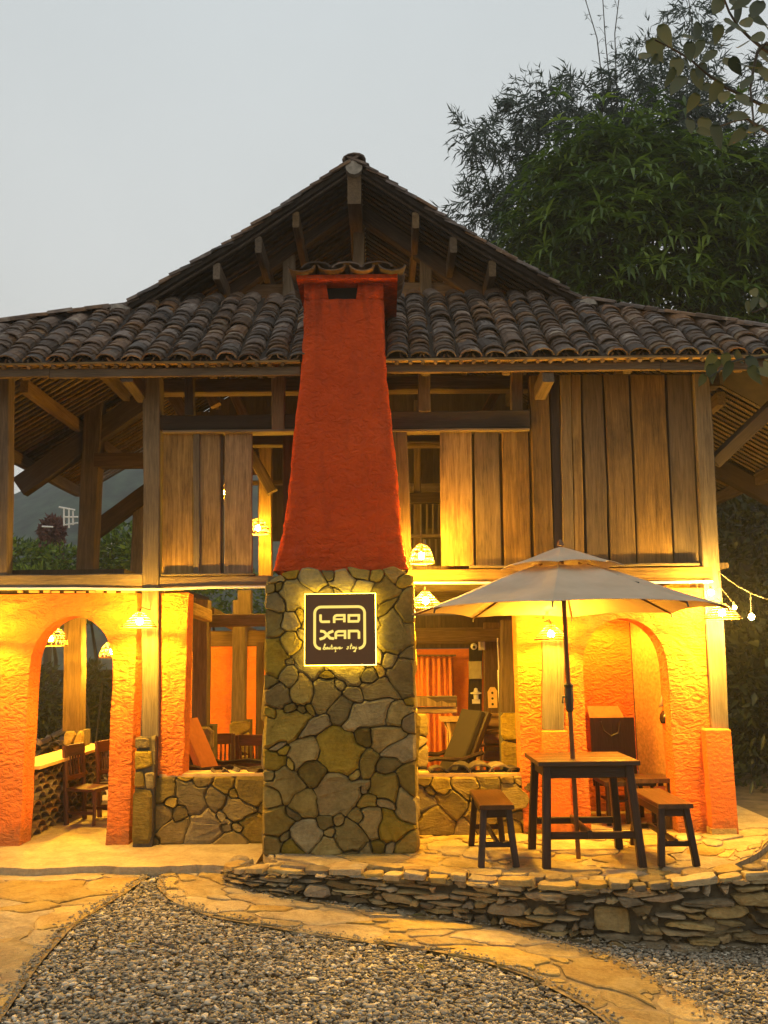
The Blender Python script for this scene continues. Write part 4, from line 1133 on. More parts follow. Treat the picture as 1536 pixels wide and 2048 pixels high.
def foot_post(x_, yt, ysplit, yb, Y, w_, wf, seed):
    vpost('post', x_, yt, x_ - 3, ysplit, Y, w_, .2, WOOD_OLD, H)
    random.seed(seed); Yf = Y - .05
    x0, x1 = P(x_ - wf/2, 1500, Yf).x, P(x_ + wf/2, 1500, Yf).x; zt = P(x_, ysplit, Yf).z
    m = MB(); m.box(x0+.02, x1-.02, Yf+.03, Yf+.3, -.05, zt); c_ = m.build('post_plinth', MORTAR, H)
    pts = scatter(x1-x0, zt+.05, .22, sizes=(.7, 1.4), tries=500)
    for c in cells(pts, [(0, 0), (x1-x0, 0), (x1-x0, zt+.05), (0, zt+.05)]):
        piece('stone', c, lambda u, v, w_: V((x0+u, Yf + .02 - w_, -.05+v)), STONE, c_, depth=.024, back=.03, joint=.007, k=.18)
foot_post(401, 1200, 1452, 1600, 9.5, 30, 52, 101); foot_post(478, 1200, 1442, 1600, 10.4, 25, 44, 102)
foot_post(145, 1225, 1462, 1600, 10.2, 34, 40, 103); foot_post(1022, 1240, 1425, 1600, 8.75, 34, 38, 104)
foot_post(845, 1425, 1425, 1600, 8.6, 4, 26, 105)
vpost('post', 984, 1245, 986, 1520, 10.2, 30, .16, WOOD_OLD, H); vpost('post', 952, 1290, 950, 1470, YR - .06, 26, .06, WOOD_DARK, H)
vpost('post', 520, 1285, 518, 1540, 10.6, 14, .1, WOOD_OLD, H); vpost('post', 488, 1180, 488, 1240, 10.4, 26, .16, WOOD_OLD, H)
# partition and back of the alcove on the right
YA = 9.25
xz_panel('alcove_wall', 1160, 1268, 1180, 1640, YA, .15, STUCCO, H)
m = MB(); a, b = P(1269, 1400, YA), P(1392, 1400, 8.36)
m.prism([V((a.x, YA, -.01)), V((b.x + .02, 8.37, -.01)), V((b.x + .12, 8.40, -.01)), V((a.x + .1, YA + .1, -.01))], (0, 0, 2.3)); side = m.build('alcove_side', plain('woven_bamboo_mat', (.50, .27, .09), .9, nz=.25, sc=30), H)
m = MB(); m.box(1.80, 1.88, 8.37, 9.4, -.01, 2.3); m.build('partition', STUCCO_ROOM, H)

# ================================================================== GARDEN BEHIND THE HOUSE
gw = tag(MB() and (lambda m: (m.box(-4.4, -1.6, 14.6, 14.8, -.4, 1.62), m)[1])(MB()).build('garden_wall', GREYWALL), 'grey rendered garden wall behind the left arch', 'wall')
gw2 = tag((lambda m: (m.box(-11, -4.4, 14.3, 14.5, -.4, 1.45), m)[1])(MB()).build('garden_shed', plain('dark_shed_boards', (.035, .03, .024), .9, nz=.4)), 'dark shed wall in the garden seen through the left arch', 'shed')
def leaves(name, pos, dirs, nrm, L, W, tone, mat, par=None, bend=.25, origin=None):
    """thin folded leaf blades in one mesh: 6 points, 4 triangles each"""
    n = len(pos); dirs = dirs/np.linalg.norm(dirs, axis=1, keepdims=True)
    sd = np.cross(dirs, nrm); sd /= (np.linalg.norm(sd, axis=1, keepdims=True) + 1e-9); up = np.cross(sd, dirs)
    L = L[:, None]; W = W[:, None]
    b = pos; c = pos + dirs*L*.45 - up*L*bend*.12; t = pos + dirs*L - up*L*bend
    l = pos + dirs*L*.40 + sd*W*.5 + up*W*.18; r = pos + dirs*L*.40 - sd*W*.5 + up*W*.18
    co = np.stack([b, l, c, r, t], 1).reshape(-1, 3)
    fa = (np.array([(0, 1, 2), (0, 2, 3), (1, 4, 2), (2, 4, 3)])[None] + (np.arange(n)*5)[:, None, None]).reshape(-1, 3)
    o = np.array(origin if origin is not None else (0, 0, 0), float)
    me = bpy.data.meshes.new(name); me.vertices.add(len(co)); me.vertices.foreach_set('co', (co - o).ravel())
    me.loops.add(fa.size); me.loops.foreach_set('vertex_index', fa.ravel().astype(np.int32))
    me.polygons.add(len(fa)); me.polygons.foreach_set('loop_start', (np.arange(len(fa))*3).astype(np.int32)); me.update(calc_edges=True)
    at = me.attributes.new('tone', 'FLOAT', 'POINT'); at.data.foreach_set('value', np.repeat(tone, 5).astype(np.float32)); me.materials.append(mat)
    return put(name, me, M4.Translation(V(o)), par)
LEAF_BAMBOO = leafmat('bamboo_leaf', [(0, (.022, .042, .030)), (.6, (.05, .08, .052)), (1, (.10, .13, .08))], .3)
LEAF_GREEN = leafmat('bright_green_leaf', [(0, (.022, .05, .006)), (.5, (.085, .15, .014)), (1, (.26, .36, .035))], .38)
LEAF_DARK = leafmat('dark_undergrowth', [(0, (.012, .02, .008)), (.6, (.03, .045, .015)), (1, (.055, .075, .022))], .2)
LEAF_BROAD = leafmat('olive_broad_leaf', [(0, (.05, .065, .035)), (.6, (.08, .10, .05)), (1, (.13, .14, .06))], .35)
LEAF_RED = leafmat('russet_leaf', [(0, (.10, .035, .025)), (.6, (.18, .065, .045)), (1, (.25, .10, .07))], .2)
BARK = wood_mat('bark', (.03, .025, .018), (.06, .05, .035), (.11, .09, .065), stain=.3)
rng = np.random.default_rng(12)
def unit(n): v = rng.normal(size=(n, 3)); return v/np.linalg.norm(v, axis=1, keepdims=True)
def blob_points(blobs, n, shell=.55):
    """blobs: (centre, radii); points mostly in the outer part of each blob, in clumps"""
    wts = np.array([b[1][0]*b[1][2] for b in blobs]); wts /= wts.sum(); out = []; nr = []
    for b, k in zip(blobs, (wts*n).astype(int)):
        d = unit(k); r_ = rng.uniform(shell, 1.0, (k, 1))**.6
        out.append(np.array(b[0]) + d*r_*np.array(b[1])); nr.append(d)
    return np.concatenate(out), np.concatenate(nr)
def px_blobs(lst, Y):
    out = []
    for x, y, rx, ry in lst:
        c = P(x, y, Y + rng.uniform(-.6, .6)); s_ = Y/F_PX; out.append(((c.x, c.y, c.z), (rx*s_, max(rx, ry)*s_*.8, ry*s_)))
    return out
# --- bamboo clump
YB_ = 17.0
bam = thing('bamboo_clump', (P(1190, 700, YB_).x, YB_, zg(5, 17)), 'tall dark bamboo clump with feathery tops behind the roof', 'bamboo')
bl = px_blobs([(1075, 215, 62, 65), (1010, 265, 60, 40), (950, 275, 45, 34), (1120, 300, 90, 80), (1000, 350, 62, 60), (975, 410, 60, 38), (935, 430, 38, 20), (1060, 420, 90, 70),
               (1150, 210, 70, 55), (1210, 230, 60, 50), (1260, 170, 45, 70), (1300, 120, 40, 60), (1330, 230, 70, 90), (1240, 320, 90, 80), (1380, 40, 38, 55), (1400, 160, 50, 90),
               (1440, 300, 80, 80), (1520, 330, 60, 70), (1340, 380, 100, 60), (1545, 150, 40, 60), (1200, 300, 80, 60), (1300, 280, 90, 70), (1390, 260, 70, 80), (1100, 360, 70, 60), (1030, 480, 60, 60)], YB_)
pos = []; dr = []
cl_, nr_ = blob_points(bl, 3400, .3)
for c, q in zip(cl_, nr_):                    # each spray: a drooping twig with a fan of narrow blades
    tw = q*np.array([1, 1, .5]) + rng.normal(0, .35, 3) + np.array([0, 0, -.25]); tw /= np.linalg.norm(tw)
    k = rng.integers(6, 11)
    for j in range(k):
        pos.append(c + tw*rng.uniform(0, .35)); d = tw + rng.normal(0, .55, 3) + np.array([0, 0, -.35]); dr.append(d)
pos = np.array(pos); dr = np.array(dr); n = len(pos)
leaves('foliage', pos, dr, unit(n), rng.uniform(.16, .30, n), rng.uniform(.024, .042, n), np.clip(rng.normal(.45, .25, n), 0, 1), LEAF_BAMBOO, bam, .3, origin=(6, YB_, 6))
culm = [((1178, 480), (1210, 210), (1192, 60), (1168, -10)), ((1232, 450), (1235, 200), (1228, 80), (1240, -20)), ((1215, 470), (1228, 240), (1212, 100), (1205, -10)),
        ((1060, 700), (1075, 400), (1080, 230), (1072, 160)), ((1000, 700), (1000, 450), (965, 330), (925, 270)), ((1300, 700), (1310, 300), (1300, 120), (1290, 70)), ((1390, 700), (1400, 300), (1390, 100), (1375, -20)), ((1120, 720), (1140, 400), (1150, 260), (1155, 190))]
tp = []; td = []
for i, cpx in enumerate(culm):
    pts = [P(x, y, YB_ + .3*math.sin(i*2.1)) for x, y in cpx]; base = V((pts[0].x, pts[0].y, zg(5, 17)))
    rs = resample([base] + pts, 16); m = MB(); m.tube(rs, [.04*(1 - .85*k/15) + .004 for k in range(16)], 6); m.build('culm', BARK, bam)
    if i < 3:
        m = MB()
        for k in range(26):
            f = .60 + .4*k/26; q = poly_lerp(rs, f); s_ = random.choice((-1, 1)); l = random.uniform(.15, .5)*(1.1 - f*.6)
            e_ = q + V((s_*l*.6, random.uniform(-.2, .2), l*.8)); m.tube([q, q.lerp(e_, .5) + V((0, 0, .02)), e_], .0045, 4)
            for j in range(3): tp.append(np.array(q.lerp(e_, random.uniform(.4, 1)))); td.append(np.array([s_*.5 + random.uniform(-.4, .4), random.uniform(-.4, .4), random.uniform(-.7, .4)]))
        m.build('twigs', BARK, bam)
tp = np.array(tp); n = len(tp); leaves('tip_leaves', tp, np.array(td), unit(n), rng.uniform(.07, .14, n), rng.uniform(.012, .02, n), rng.uniform(.2, .7, n), LEAF_BAMBOO, bam)
# --- green tree with whorled leaves
YT_ = 13.0
tree = thing('leafy_tree', (P(1300, 700, YT_).x, YT_, zg(5, 13)), 'bright green tree with whorls of long leaves right behind the roof', 'tree')
bl = px_blobs([(1180, 380, 120, 90), (1300, 370, 130, 85), (1110, 460, 95, 75), (1060, 510, 60, 45), (1400, 380, 110, 90), (1480, 430, 90, 100), (1220, 480, 150, 100), (1370, 500, 150, 110),
               (1150, 560, 120, 80), (1480, 560, 110, 100), (1300, 600, 160, 70), (1555, 420, 60, 130), (1180, 300, 40, 30), (1275, 285, 35, 25), (1340, 330, 40, 40), (1540, 620, 70, 60)], YT_)
cl_, nr_ = blob_points(bl, 2600, .5)
pos = []; dr = []; tn = []
for c, q in zip(cl_, nr_):
    c = c + q*rng.exponential(.2); ax = q*.6 + np.array([0, -.35, .75]) + rng.normal(0, .2, 3); ax /= np.linalg.norm(ax); k = rng.integers(7, 11)
    u = np.cross(ax, [.3, .5, .1]); u /= np.linalg.norm(u); v_ = np.cross(ax, u); t0 = np.clip(rng.normal(.42, .22), 0, 1)
    for j in range(k):
        a = 2*math.pi*j/k + rng.uniform(-.3, .3); pos.append(c); dr.append((u*math.cos(a) + v_*math.sin(a)) + ax*rng.uniform(-.1, .9)); tn.append(np.clip(t0 + rng.normal(0, .12), 0, 1))
pos = np.array(pos); n = len(pos); leaves('crown', pos, np.array(dr), np.tile(np.array([[0, 0, 1.0]]), (n, 1)) + rng.normal(0, .15, (n, 3)), rng.uniform(.22, .38, n), rng.uniform(.045, .075, n), np.array(tn), LEAF_GREEN, tree, .35, origin=(4, YT_, 6))
m = MB(); b0 = V((P(1300, 700, YT_).x, YT_, zg(5, 13) - .1))
m.tube([b0, b0 + V((.1, 0, 1.8)), b0 + V((0, .1, 3.4)), b0 + V((.15, 0, 5.0))], [.20, .16, .13, .06], 9)
for q in bl[:12]:
    e_ = V(q[0]); s_ = b0 + V((.05, .05, random.uniform(2.0, 4.0))); m.tube([s_, s_.lerp(e_, .5) + V((0, 0, .25)), e_], [.07, .045, .015], 6)
m.build('trunk', BARK, tree)
# --- dark bank of undergrowth right of the house
pos, nr_ = blob_points([((5.2, 11.2, .9), (1.3, 1.1, 1.8)), ((6.6, 11.0, 1.0), (1.4, 1.2, 2.1)), ((5.4, 12.2, 2.8), (1.4, .9, 1.6)), ((7.2, 12, 3.2), (1.6, 1.0, 1.8)), ((4.9, 12.6, 1.6), (1.0, .8, 1.8)), ((6.4, 13, 4.2), (2.2, 1, 1.2)), ((8.3, 10.6, 1.4), (1.2, 1.2, 2.0))], 15000, .3)
n = len(pos); tag(leaves('undergrowth', pos, nr_ + rng.normal(0, .6, (n, 3)) + np.array([0, 0, -.3]), unit(n), rng.uniform(.10, .24, n), rng.uniform(.04, .09, n), np.clip(rng.normal(.4, .25, n), 0, 1), LEAF_DARK, None, .3, origin=(6, 11.5, 2)), 'dark undergrowth on the bank right of the house', None, None, 'stuff')
bk = MB(); bk.v += [V((3.9, 13.2, -.4)), V((14, 12.2, -.4)), V((14, 15.5, 5.2)), V((3.9, 15.6, 4.8))]; bk.f.append((0, 1, 2, 3)); bk.v += [V((14, 22, 5.2)), V((3.9, 22, 4.8)), V((14, 22, -.5)), V((3.9, 22, -.5))]; bk.f += [(3, 2, 4, 5), (1, 6, 4, 2), (0, 3, 5, 7)]
tag(bk.build('bank', plain('dark_bank_earth', (.028, .022, .014), .95, nz=.5, sc=3)), kind='structure')
# --- far side on the left: hedge, russet tree, hill
pos = []
hb = px_blobs([(20, 1130, 60, 55), (70, 1125, 50, 45), (120, 1132, 45, 40), (170, 1130, 45, 42), (225, 1128, 50, 60), (250, 1100, 45, 60), (290, 1120, 50, 60), (-40, 1120, 60, 60), (100, 1190, 160, 60), (230, 1190, 100, 60), (480, 1190, 120, 50)], 19.0)
hg = thing('hedge', (-8, 19, zg(-8, 19)), 'bright green hedge seen through the open bay upstairs', 'hedge')
pos, nr_ = blob_points(hb, 9000, .5); n = len(pos)
leaves('foliage', pos, nr_ + rng.normal(0, .5, (n, 3)), unit(n), rng.uniform(.10, .2, n), rng.uniform(.05, .09, n), np.clip(rng.normal(.5, .25, n), 0, 1), LEAF_GREEN, hg, .3, origin=(-8, 19, 2.5))
m = MB(); 
for k in range(9): m.tube([(-11 + k*.9, 19, zg(-8, 19) - .1), (-11 + k*.9 + .1, 19.1, 1.6), (-11 + k*.9 - .1, 19, 2.8)], [.06, .045, .02], 5)
m.build('stems', BARK, hg)
rt = thing('russet_tree', (P(104, 1100, 26).x, 26, zg(-10, 26)), 'narrow russet leaved tree beyond the hedge', 'tree')
pos, nr_ = blob_points(px_blobs([(104, 1065, 20, 30), (100, 1100, 22, 30), (108, 1130, 18, 30)], 26), 2600, .2); n = len(pos)
leaves('crown', pos, nr_ + rng.normal(0, .5, (n, 3)), unit(n), rng.uniform(.14, .26, n), rng.uniform(.07, .12, n), rng.uniform(0, 1, n), LEAF_RED, rt, .3, origin=tuple(P(104, 1080, 26)))
b0 = P(104, 1150, 26); m = MB(); m.tube([(b0.x, 26, zg(-10, 26)), (b0.x, 26, b0.z), (b0.x + .05, 26, P(104, 1060, 26).z)], [.14, .1, .03], 6); m.build('trunk', BARK, rt)
def trellis(px, name_lab):
    fr_ = thing('white_trellis', P(px[0][0][0], px[0][0][1], 21), name_lab, 'metal frame', 'white frames beyond the hedge')
    for i, pr_ in enumerate(px):
        m = MB(); m.tube([P(x, y, 21) for x, y in pr_], .022, 5); m.build('tube', PIPE, fr_)
trellis([((128, 1016), (128, 1052)), ((138, 1016), (138, 1056)), ((146, 1022), (146, 1050)), ((118, 1014), (150, 1020)), ((128, 1034), (156, 1034)), ((128, 1050), (156, 1046)), ((84, 1053), (106, 1054))], 'white tubular frame high on the left of the inner post')
trellis([((192, 1095), (192, 1130)), ((207, 1088), (207, 1112)), ((216, 1084), (216, 1106)), ((192, 1098), (224, 1096)), ((204, 1090), (232, 1086)), ((210, 1084), (232, 1084))], 'white stepped tube frame above the hedge right of the inner post')
HILL = plain('wooded_hill', (.03, .048, .024), .95, nz=.6, sc=.45)
hv = []; hfc = []; nx2, ny2 = 46, 14
for j in range(ny2):
    for i in range(nx2):
        x = -140 + 260*i/(nx2-1); y = 60 + 90*j/(ny2-1); e_ = smooth(0, 1, j/(ny2-1))
        ht = (27 + 5*math.sin(x*.045 + 2.2) + 3*math.sin(x*.13) + random.uniform(-1, 1)) * smooth(130, -20, x) + 3
        hv.append((x, y, -1 + ht*e_*1.25))
for j in range(ny2-1):
    for i in range(nx2-1): hfc.append((j*nx2+i, j*nx2+i+1, (j+1)*nx2+i+1, (j+1)*nx2+i))
tag(link('hill', hv, hfc, HILL, origin=(0, 120, 0), smooth_=True), kind='structure')
# garden seen through the left arch: rubble heap, shrubs, branch work
random.seed(111)
hp_ = thing('tile_heap', (-4.6, 12.6, -.1), 'heap of broken roof tiles outside the left arch', 'heap')
it = []
for k in range(220):
    x, y = -5.6 + random.uniform(0, 2.3), 11.9 + random.uniform(0, 1.3); hgt = .62*math.exp(-((x+4.7)/.9)**2 - ((y-12.5)/.55)**2)
    it.append((random.choice(COVER), M4.Translation(V((x, y, -.1 + hgt*random.uniform(.6, 1.05)))) @ M4.Rotation(random.uniform(0, 6.3), 4, 'Z') @ M4.Rotation(random.uniform(-.9, .9), 4, 'X')))
joined('broken_tiles', it, TILEF, hp_); m = MB(); m.lathe((-4.7, 12.5, -.15), [(1.2, 0), (.8, .3), (.3, .5), (.05, .55)], 14); m.build('rubble_core', SOIL, hp_)
def shrub(px, py, Y, r_, n, lab, mat=LEAF_DARK, name='shrub'):
    c = P(px, py, Y); s_ = thing(name, (c.x, Y, zg(c.x, Y)), lab, 'shrub')
    pos, nr_ = blob_points([((c.x, Y, c.z), (r_, r_*.8, r_*1.1)), ((c.x, Y, c.z - r_*.9), (r_*.8, r_*.7, r_*.8))], n, .25); k = len(pos)
    leaves('foliage', pos, nr_ + rng.normal(0, .6, (k, 3)), unit(k), rng.uniform(.07, .15, k), rng.uniform(.03, .06, k), rng.uniform(.1, .9, k), mat, s_, .3, origin=tuple(c))
    m = MB()
    for q in range(6): m.tube([(c.x + random.uniform(-.1, .1), Y, zg(c.x, Y)), (c.x + random.uniform(-r_, r_)*.6, Y + random.uniform(-.2, .2), c.z + random.uniform(-.3, .6)*r_)], [.02, .006], 5)
    m.build('stems', BARK, s_)
shrub(60, 1400, 13.2, .55, 1500, 'dark shrub at the left edge of the left arch'); shrub(95, 1480, 13.6, .5, 1200, 'low dark shrub beside the tile heap')
shrub(172, 1370, 14.0, .35, 900, 'leggy shrub against the grey garden wall'); shrub(210, 1440, 14.1, .42, 900, 'low shrub in front of the grey garden wall')
tag((lambda m: (m.tube([P(155, 1340, 13.9), P(175, 1420, 13.7), P(182, 1500, 13.6)], .02, 5), m.tube([P(205, 1360, 13.9), P(198, 1430, 13.7), P(190, 1500, 13.6)], .018, 5), m.tube([P(160, 1430, 13.8), P(215, 1400, 13.8)], .014, 5), m.tube([P(60, 1345, 13.9), P(100, 1335, 13.9), P(74, 1362, 13.7)], .012, 5), m)[-1])(MB()).build('dry_branches', BARK), 'bare branches leaning on the grey garden wall', 'branches')
# --- overhanging branches of a near tree, top right
near = thing('broadleaf_tree', (2.75, 3.9, zg(2.5, 4)), 'broad heart shaped leaves hanging into the top right corner', 'tree')
m = MB(); m.tube([(2.75, 3.9, zg(2.5, 4) - .1), (2.7, 3.95, 1.5), (2.6, 4.0, 3.0), (2.45, 4.0, 4.6)], [.11, .09, .075, .04], 9)
m.tube([(2.68, 3.95, 1.9), (2.35, 3.9, 2.6), P(1545, 720, 3.9)], [.04, .03, .012], 7); m.build('trunk', BARK, near)
leaf_vs = []
def heart(k):
    rg = random.Random(k); L = 1.0; pts = [(0, 0), (.12, -.04), (.26, .10), (.31, .32), (.27, .55), (.16, .80), (.05, 1.0), (0, 1.14)]
    vs = [(0, 0, 0)]; ctr = [(0, p[1], -.10*p[1]**2 - .02) for p in pts]; l = [(-p[0], p[1], -.22*p[1]**2 - .10*p[0] + rg.uniform(-.03, .03)) for p in pts[1:-1]]; r_ = [(p[0], p[1], -.22*p[1]**2 - .10*p[0] + rg.uniform(-.03, .03)) for p in pts[1:-1]]
    vs = [ctr[0]] + [(0, p[1]*.98 + .01, -.18*p[1]**2) for p in pts[1:-1]] + [(0, 1.14, -.34)] + l + r_
    fs = []; n_ = 6
    for s_, flip in ((8, False), (14, True)):
        ring_ = [s_+i for i in range(n_)]
        fs.append((0, 1, ring_[0]))
        for i in range(n_-1): fs.append((1+i, 2+i, ring_[i+1], ring_[i]))
        fs.append((6, 7, ring_[5]))
    return mesh_data('leaf', vs, fs, LEAF_BROAD2, True)
m_, t_, b_ = newmat('olive_leaf'); oi_ = N(t_, 'ShaderNodeObjectInfo'); c_ = ramp(t_, oi_.outputs['Random'], [(0, (.025, .04, .02)), (.5, (.05, .068, .028)), (1, (.10, .11, .035))])
t_.links.new(c_, b_.inputs['Base Color']); tr_ = N(t_, 'ShaderNodeBsdfTranslucent'); t_.links.new(c_, tr_.inputs[0]); mx_ = N(t_, 'ShaderNodeMixShader'); mx_.inputs[0].default_value = .4
t_.links.new(b_.outputs[0], mx_.inputs[1]); t_.links.new(tr_.outputs[0], mx_.inputs[2]); t_.links.new(mx_.outputs[0], t_.nodes['Material Output'].inputs[0]); LEAF_BROAD2 = m_
HEARTS = [heart(k) for k in range(5)]
random.seed(131)
YN = 4.0
twigs = [[(1620, 260), (1536, 215), (1440, 170), (1370, 110), (1310, 80)], [(1600, 140), (1530, 100), (1480, 60), (1450, 10), (1440, -40)], [(1610, 330), (1545, 270), (1490, 235), (1430, 255)],
         [(1640, 60), (1560, 20), (1530, -40)], [(1600, 120), (1520, 80), (1500, 170), (1510, 270)], [(1600, 700), (1530, 715), (1470, 720), (1420, 755)], [(1600, 590), (1540, 610), (1505, 625)]]
spots = [(1322, 62), (1300, 92), (1330, 72), (1345, 88), (1293, 118), (1318, 128), (1365, 82), (1378, 96), (1400, 60), (1402, 92), (1415, 96), (1352, 128), (1372, 132), (1390, 150), (1405, 138), (1430, 112), (1455, 128), (1462, 128), (1475, 138),
         (1500, 140), (1520, 150), (1528, 60), (1510, 80), (1495, 95), (1478, 20), (1460, 12), (1442, 10), (1500, 5), (1520, 15), (1450, 50), (1470, 62), (1488, 50), (1440, 62), (1500, 40), (1530, 100), (1515, 110), (1498, 165), (1530, 165), (1420, 165),
         (1440, 175), (1395, 200), (1415, 215), (1450, 195), (1480, 200), (1500, 215), (1520, 225), (1532, 205), (1380, 250), (1410, 248), (1430, 262), (1395, 270), (1505, 262), (1515, 265), (1490, 270), (1460, 240), (1350, 150), (1365, 165), (1408, 180),
         (1440, 732), (1422, 740), (1462, 735), (1410, 762), (1470, 715), (1495, 725), (1500, 745), (1515, 748), (1525, 720), (1450, 718), (1535, 735), (1430, 720), (1512, 605), (1495, 612), (1528, 612), (1505, 590)]
for tw in twigs:
    tn_ = MB(); tn_.tube(resample([P(x, y, YN + .12*math.sin(i)) for i, (x, y) in enumerate(tw)], 9), [.012 - .001*k for k in range(9)], 5); tn_.build('branch', BARK, near)
for (x, y) in spots:
    Yl = YN + random.uniform(-.35, .35); p = P(x, y - 12, Yl); sz = random.uniform(.09, .135)*(.72 if y > 560 else 1)
    put('leaf', random.choice(HEARTS), M4.Translation(p) @ M4.Rotation(random.uniform(-1.0, 1.0), 4, 'Y') @ M4.Rotation(random.uniform(-.5, .5), 4, 'Z') @ M4.Rotation(R(-90) + random.uniform(-.55, .55), 4, 'X') @ M4.Rotation(random.uniform(-.7, .7), 4, 'Y') @ M4.Scale(sz, 4), near)
# ================================================================== LAMPS
BULB_K = 7600.0
BULB = emit('lit_bulb', WARM, BULB_K)
BULB_H = emit('lit_bulb_soft', WARM, BULB_K*.55)
BULB_D = emit('lit_bulb_dim', WARM, BULB_K*.3)
RATTAN = plain('woven_rattan', (.26, .14, .045), .7, nz=.25, sc=30)
def bulb_mesh(r_):
    m = MB(); m.lathe((0, 0, 0), [(r_*.35, r_*1.0), (r_*.75, r_*.72), (r_, r_*.1), (r_*.8, -r_*.55), (r_*.35, -r_*.9), (.001, -r_)], 10, cap=False); return m
def lamp(px, py, Y, kind, label, r_=.032, rad=.15, ht=.13, drop=.35, group='woven shade lamps', wall=False, mat=None, zoff=.0):
    c = P(px, py, Y); t = thing('hanging_lamp' if not wall else 'wall_lamp', c, label, 'lamp', group)
    m = bulb_mesh(r_); link('bulb', [v + c for v in m.v], m.f, mat or BULB, t, origin=c, smooth_=True)
    top = c + V((0, 0, ht*.62 + zoff))
    s = MB()
    if kind == 'cone':
        prof_ = [(.035, 0), (rad*.42, -ht*.22), (rad*.66, -ht*.5), (rad*.86, -ht*.78), (rad, -ht)]
    else:
        prof_ = [(.03, 0), (rad*.45, -ht*.08), (rad*.74, -ht*.30), (rad*.93, -ht*.62), (rad, -ht)]
    def pr_at(f):
        q = f*4; i = min(3, int(q)); k = q - i; return prof_[i][0]*(1-k) + prof_[i+1][0]*k, prof_[i][1]*(1-k) + prof_[i+1][1]*k
    nr = 7 if kind == 'cone' else 6
    for i in range(nr):
        rr, zz = pr_at(i/(nr-1)); s.ring(top + V((0, 0, zz)), rr, .0055 if i < nr-1 else .008, 5, 22)
    nv = 16 if kind == 'cone' else 20
    for k in range(nv):
        pts = []
        for i in range(6):
            rr, zz = pr_at(i/5); a = 2*math.pi*k/nv + (0 if kind == 'cone' else (.16 if k % 2 else -.16)*i/5*2)
            pts.append(top + V((rr*math.cos(a), rr*math.sin(a), zz)))
        s.tube(pts, .0026, 4)
    if kind == 'dome':                        # zigzag band of the weave
        for k in range(28):
            a0, a1 = 2*math.pi*k/28, 2*math.pi*(k+1)/28; (r0, z0), (r1, z1) = pr_at(.62), pr_at(.88)
            s.tube([top + V((r0*math.cos(a0), r0*math.sin(a0), z0)), top + V((r1*math.cos(a1), r1*math.sin(a1), z1))], .0045, 4)
    s.build('shade', RATTAN, t)
    m = MB(); m.lathe(c + V((0, 0, r_*.95)), [(.013, 0), (.015, .02), (.015, .045), (.008, .055)], 8); m.build('socket', BLACK, t)
    m = MB()
    if wall: m.tube([c + V((0, 0, .07)), top + V((0, 0, .02)), top + V((0, .06, .05)), top + V((0, .12 + (YF - .05 - Y - .12)*.9, .04))], .006, 5); m.build('bracket', BLACK, t)
    else: m.tube([c + V((0, 0, .07)), c + V((0, 0, drop))], .0045, 5); m.build('cord', BLACK, t)
    return t
lamp(101, 1277, 9.4, 'dome', 'dome shaped woven lamp hanging inside the left arch', rad=.185, ht=.20, drop=.6)
lamp(224, 1303, 10.6, 'dome', 'woven lamp half hidden behind the right side of the left arch', rad=.15, ht=.19, drop=.6)
lamp(279, 1243, 7.70, 'cone', 'conical cane lamp on the grey post left of the chimney', wall=True)
lamp(516, 1056, 9.7, 'dome', 'glowing woven lamp inside the upper storey beside the boarded panel', rad=.13, ht=.17, drop=.9, mat=BULB_H)
lamp(843, 1112, 7.72, 'dome', 'dome shaped woven lamp beside the chimney at upper floor level', rad=.112, ht=.17, drop=.22)
lamp(851, 1202, 7.70, 'cone', 'cane lamp low beside the chimney at the tip of the parasol', wall=True)
lamp(1102, 1268, 7.76, 'cone', 'conical cane lamp under the parasol on the timber in the pier', wall=True, mat=BULB_H)
lamp(1444, 1226, 7.70, 'cone', 'conical cane lamp on the right corner post', wall=True, rad=.16)
lamp(690, 1260, 9.6, 'dome', 'woven lamp hanging in the middle room behind the chimney', drop=.5, mat=BULB_H)
lamp(1215, 1215, 8.75, 'cone', 'cane lamp in the right alcove hidden by the parasol', drop=.3, mat=BULB_H)
lamp(448, 985, 9.3, 'cone', 'bulb shining through the gap between planks of the boarded panel', rad=.1, drop=.9, r_=.022, mat=BULB_D)
lamp(-62, 1262, 7.70, 'cone', 'conical cane lamp on the next post beyond the left arch', wall=True, mat=BULB_H)
# string of small bulbs at the right corner
st_ = thing('string_light', P(1440, 1142, 8.0), 'string of small bulbs strung from the right corner post', 'string light')
m = MB(); m.tube(resample([P(1436, 1142, 7.98), P(1462, 1164, 7.95), P(1500, 1186, 7.9), P(1540, 1200, 7.85), P(1600, 1206, 7.8), P(1800, 1180, 7.4)], 14), .0055, 5)
m.tube([P(1501, 1186, 7.9), P(1502, 1220, 7.9)], .0035, 4); m.tube([P(1436, 1142, 7.98), P(1440, 1172, 7.9), P(1428, 1180, 7.86)], .0035, 4); m.tube([P(1440, 1172, 7.9), P(1468, 1208, 7.86)], .0035, 4); m.build('cable', BLACK, st_)
BULB_S = emit('small_lit_bulb', (1, .58, .10), 5200.0)
for x, y, Y_, r_ in ((1422, 1185, 7.84, .026), (1469, 1215, 7.82, .018), (1503, 1234, 7.9, .027)):
    c = P(x, y, Y_); m = bulb_mesh(r_); link('bulb', [v + c for v in m.v], m.f, BULB_S, st_, origin=c, smooth_=True)
    m = MB(); m.lathe(c + V((0, 0, r_*.9)), [(.011, 0), (.013, .012), (.010, .035)], 8); m.build('socket', BLACK, st_)

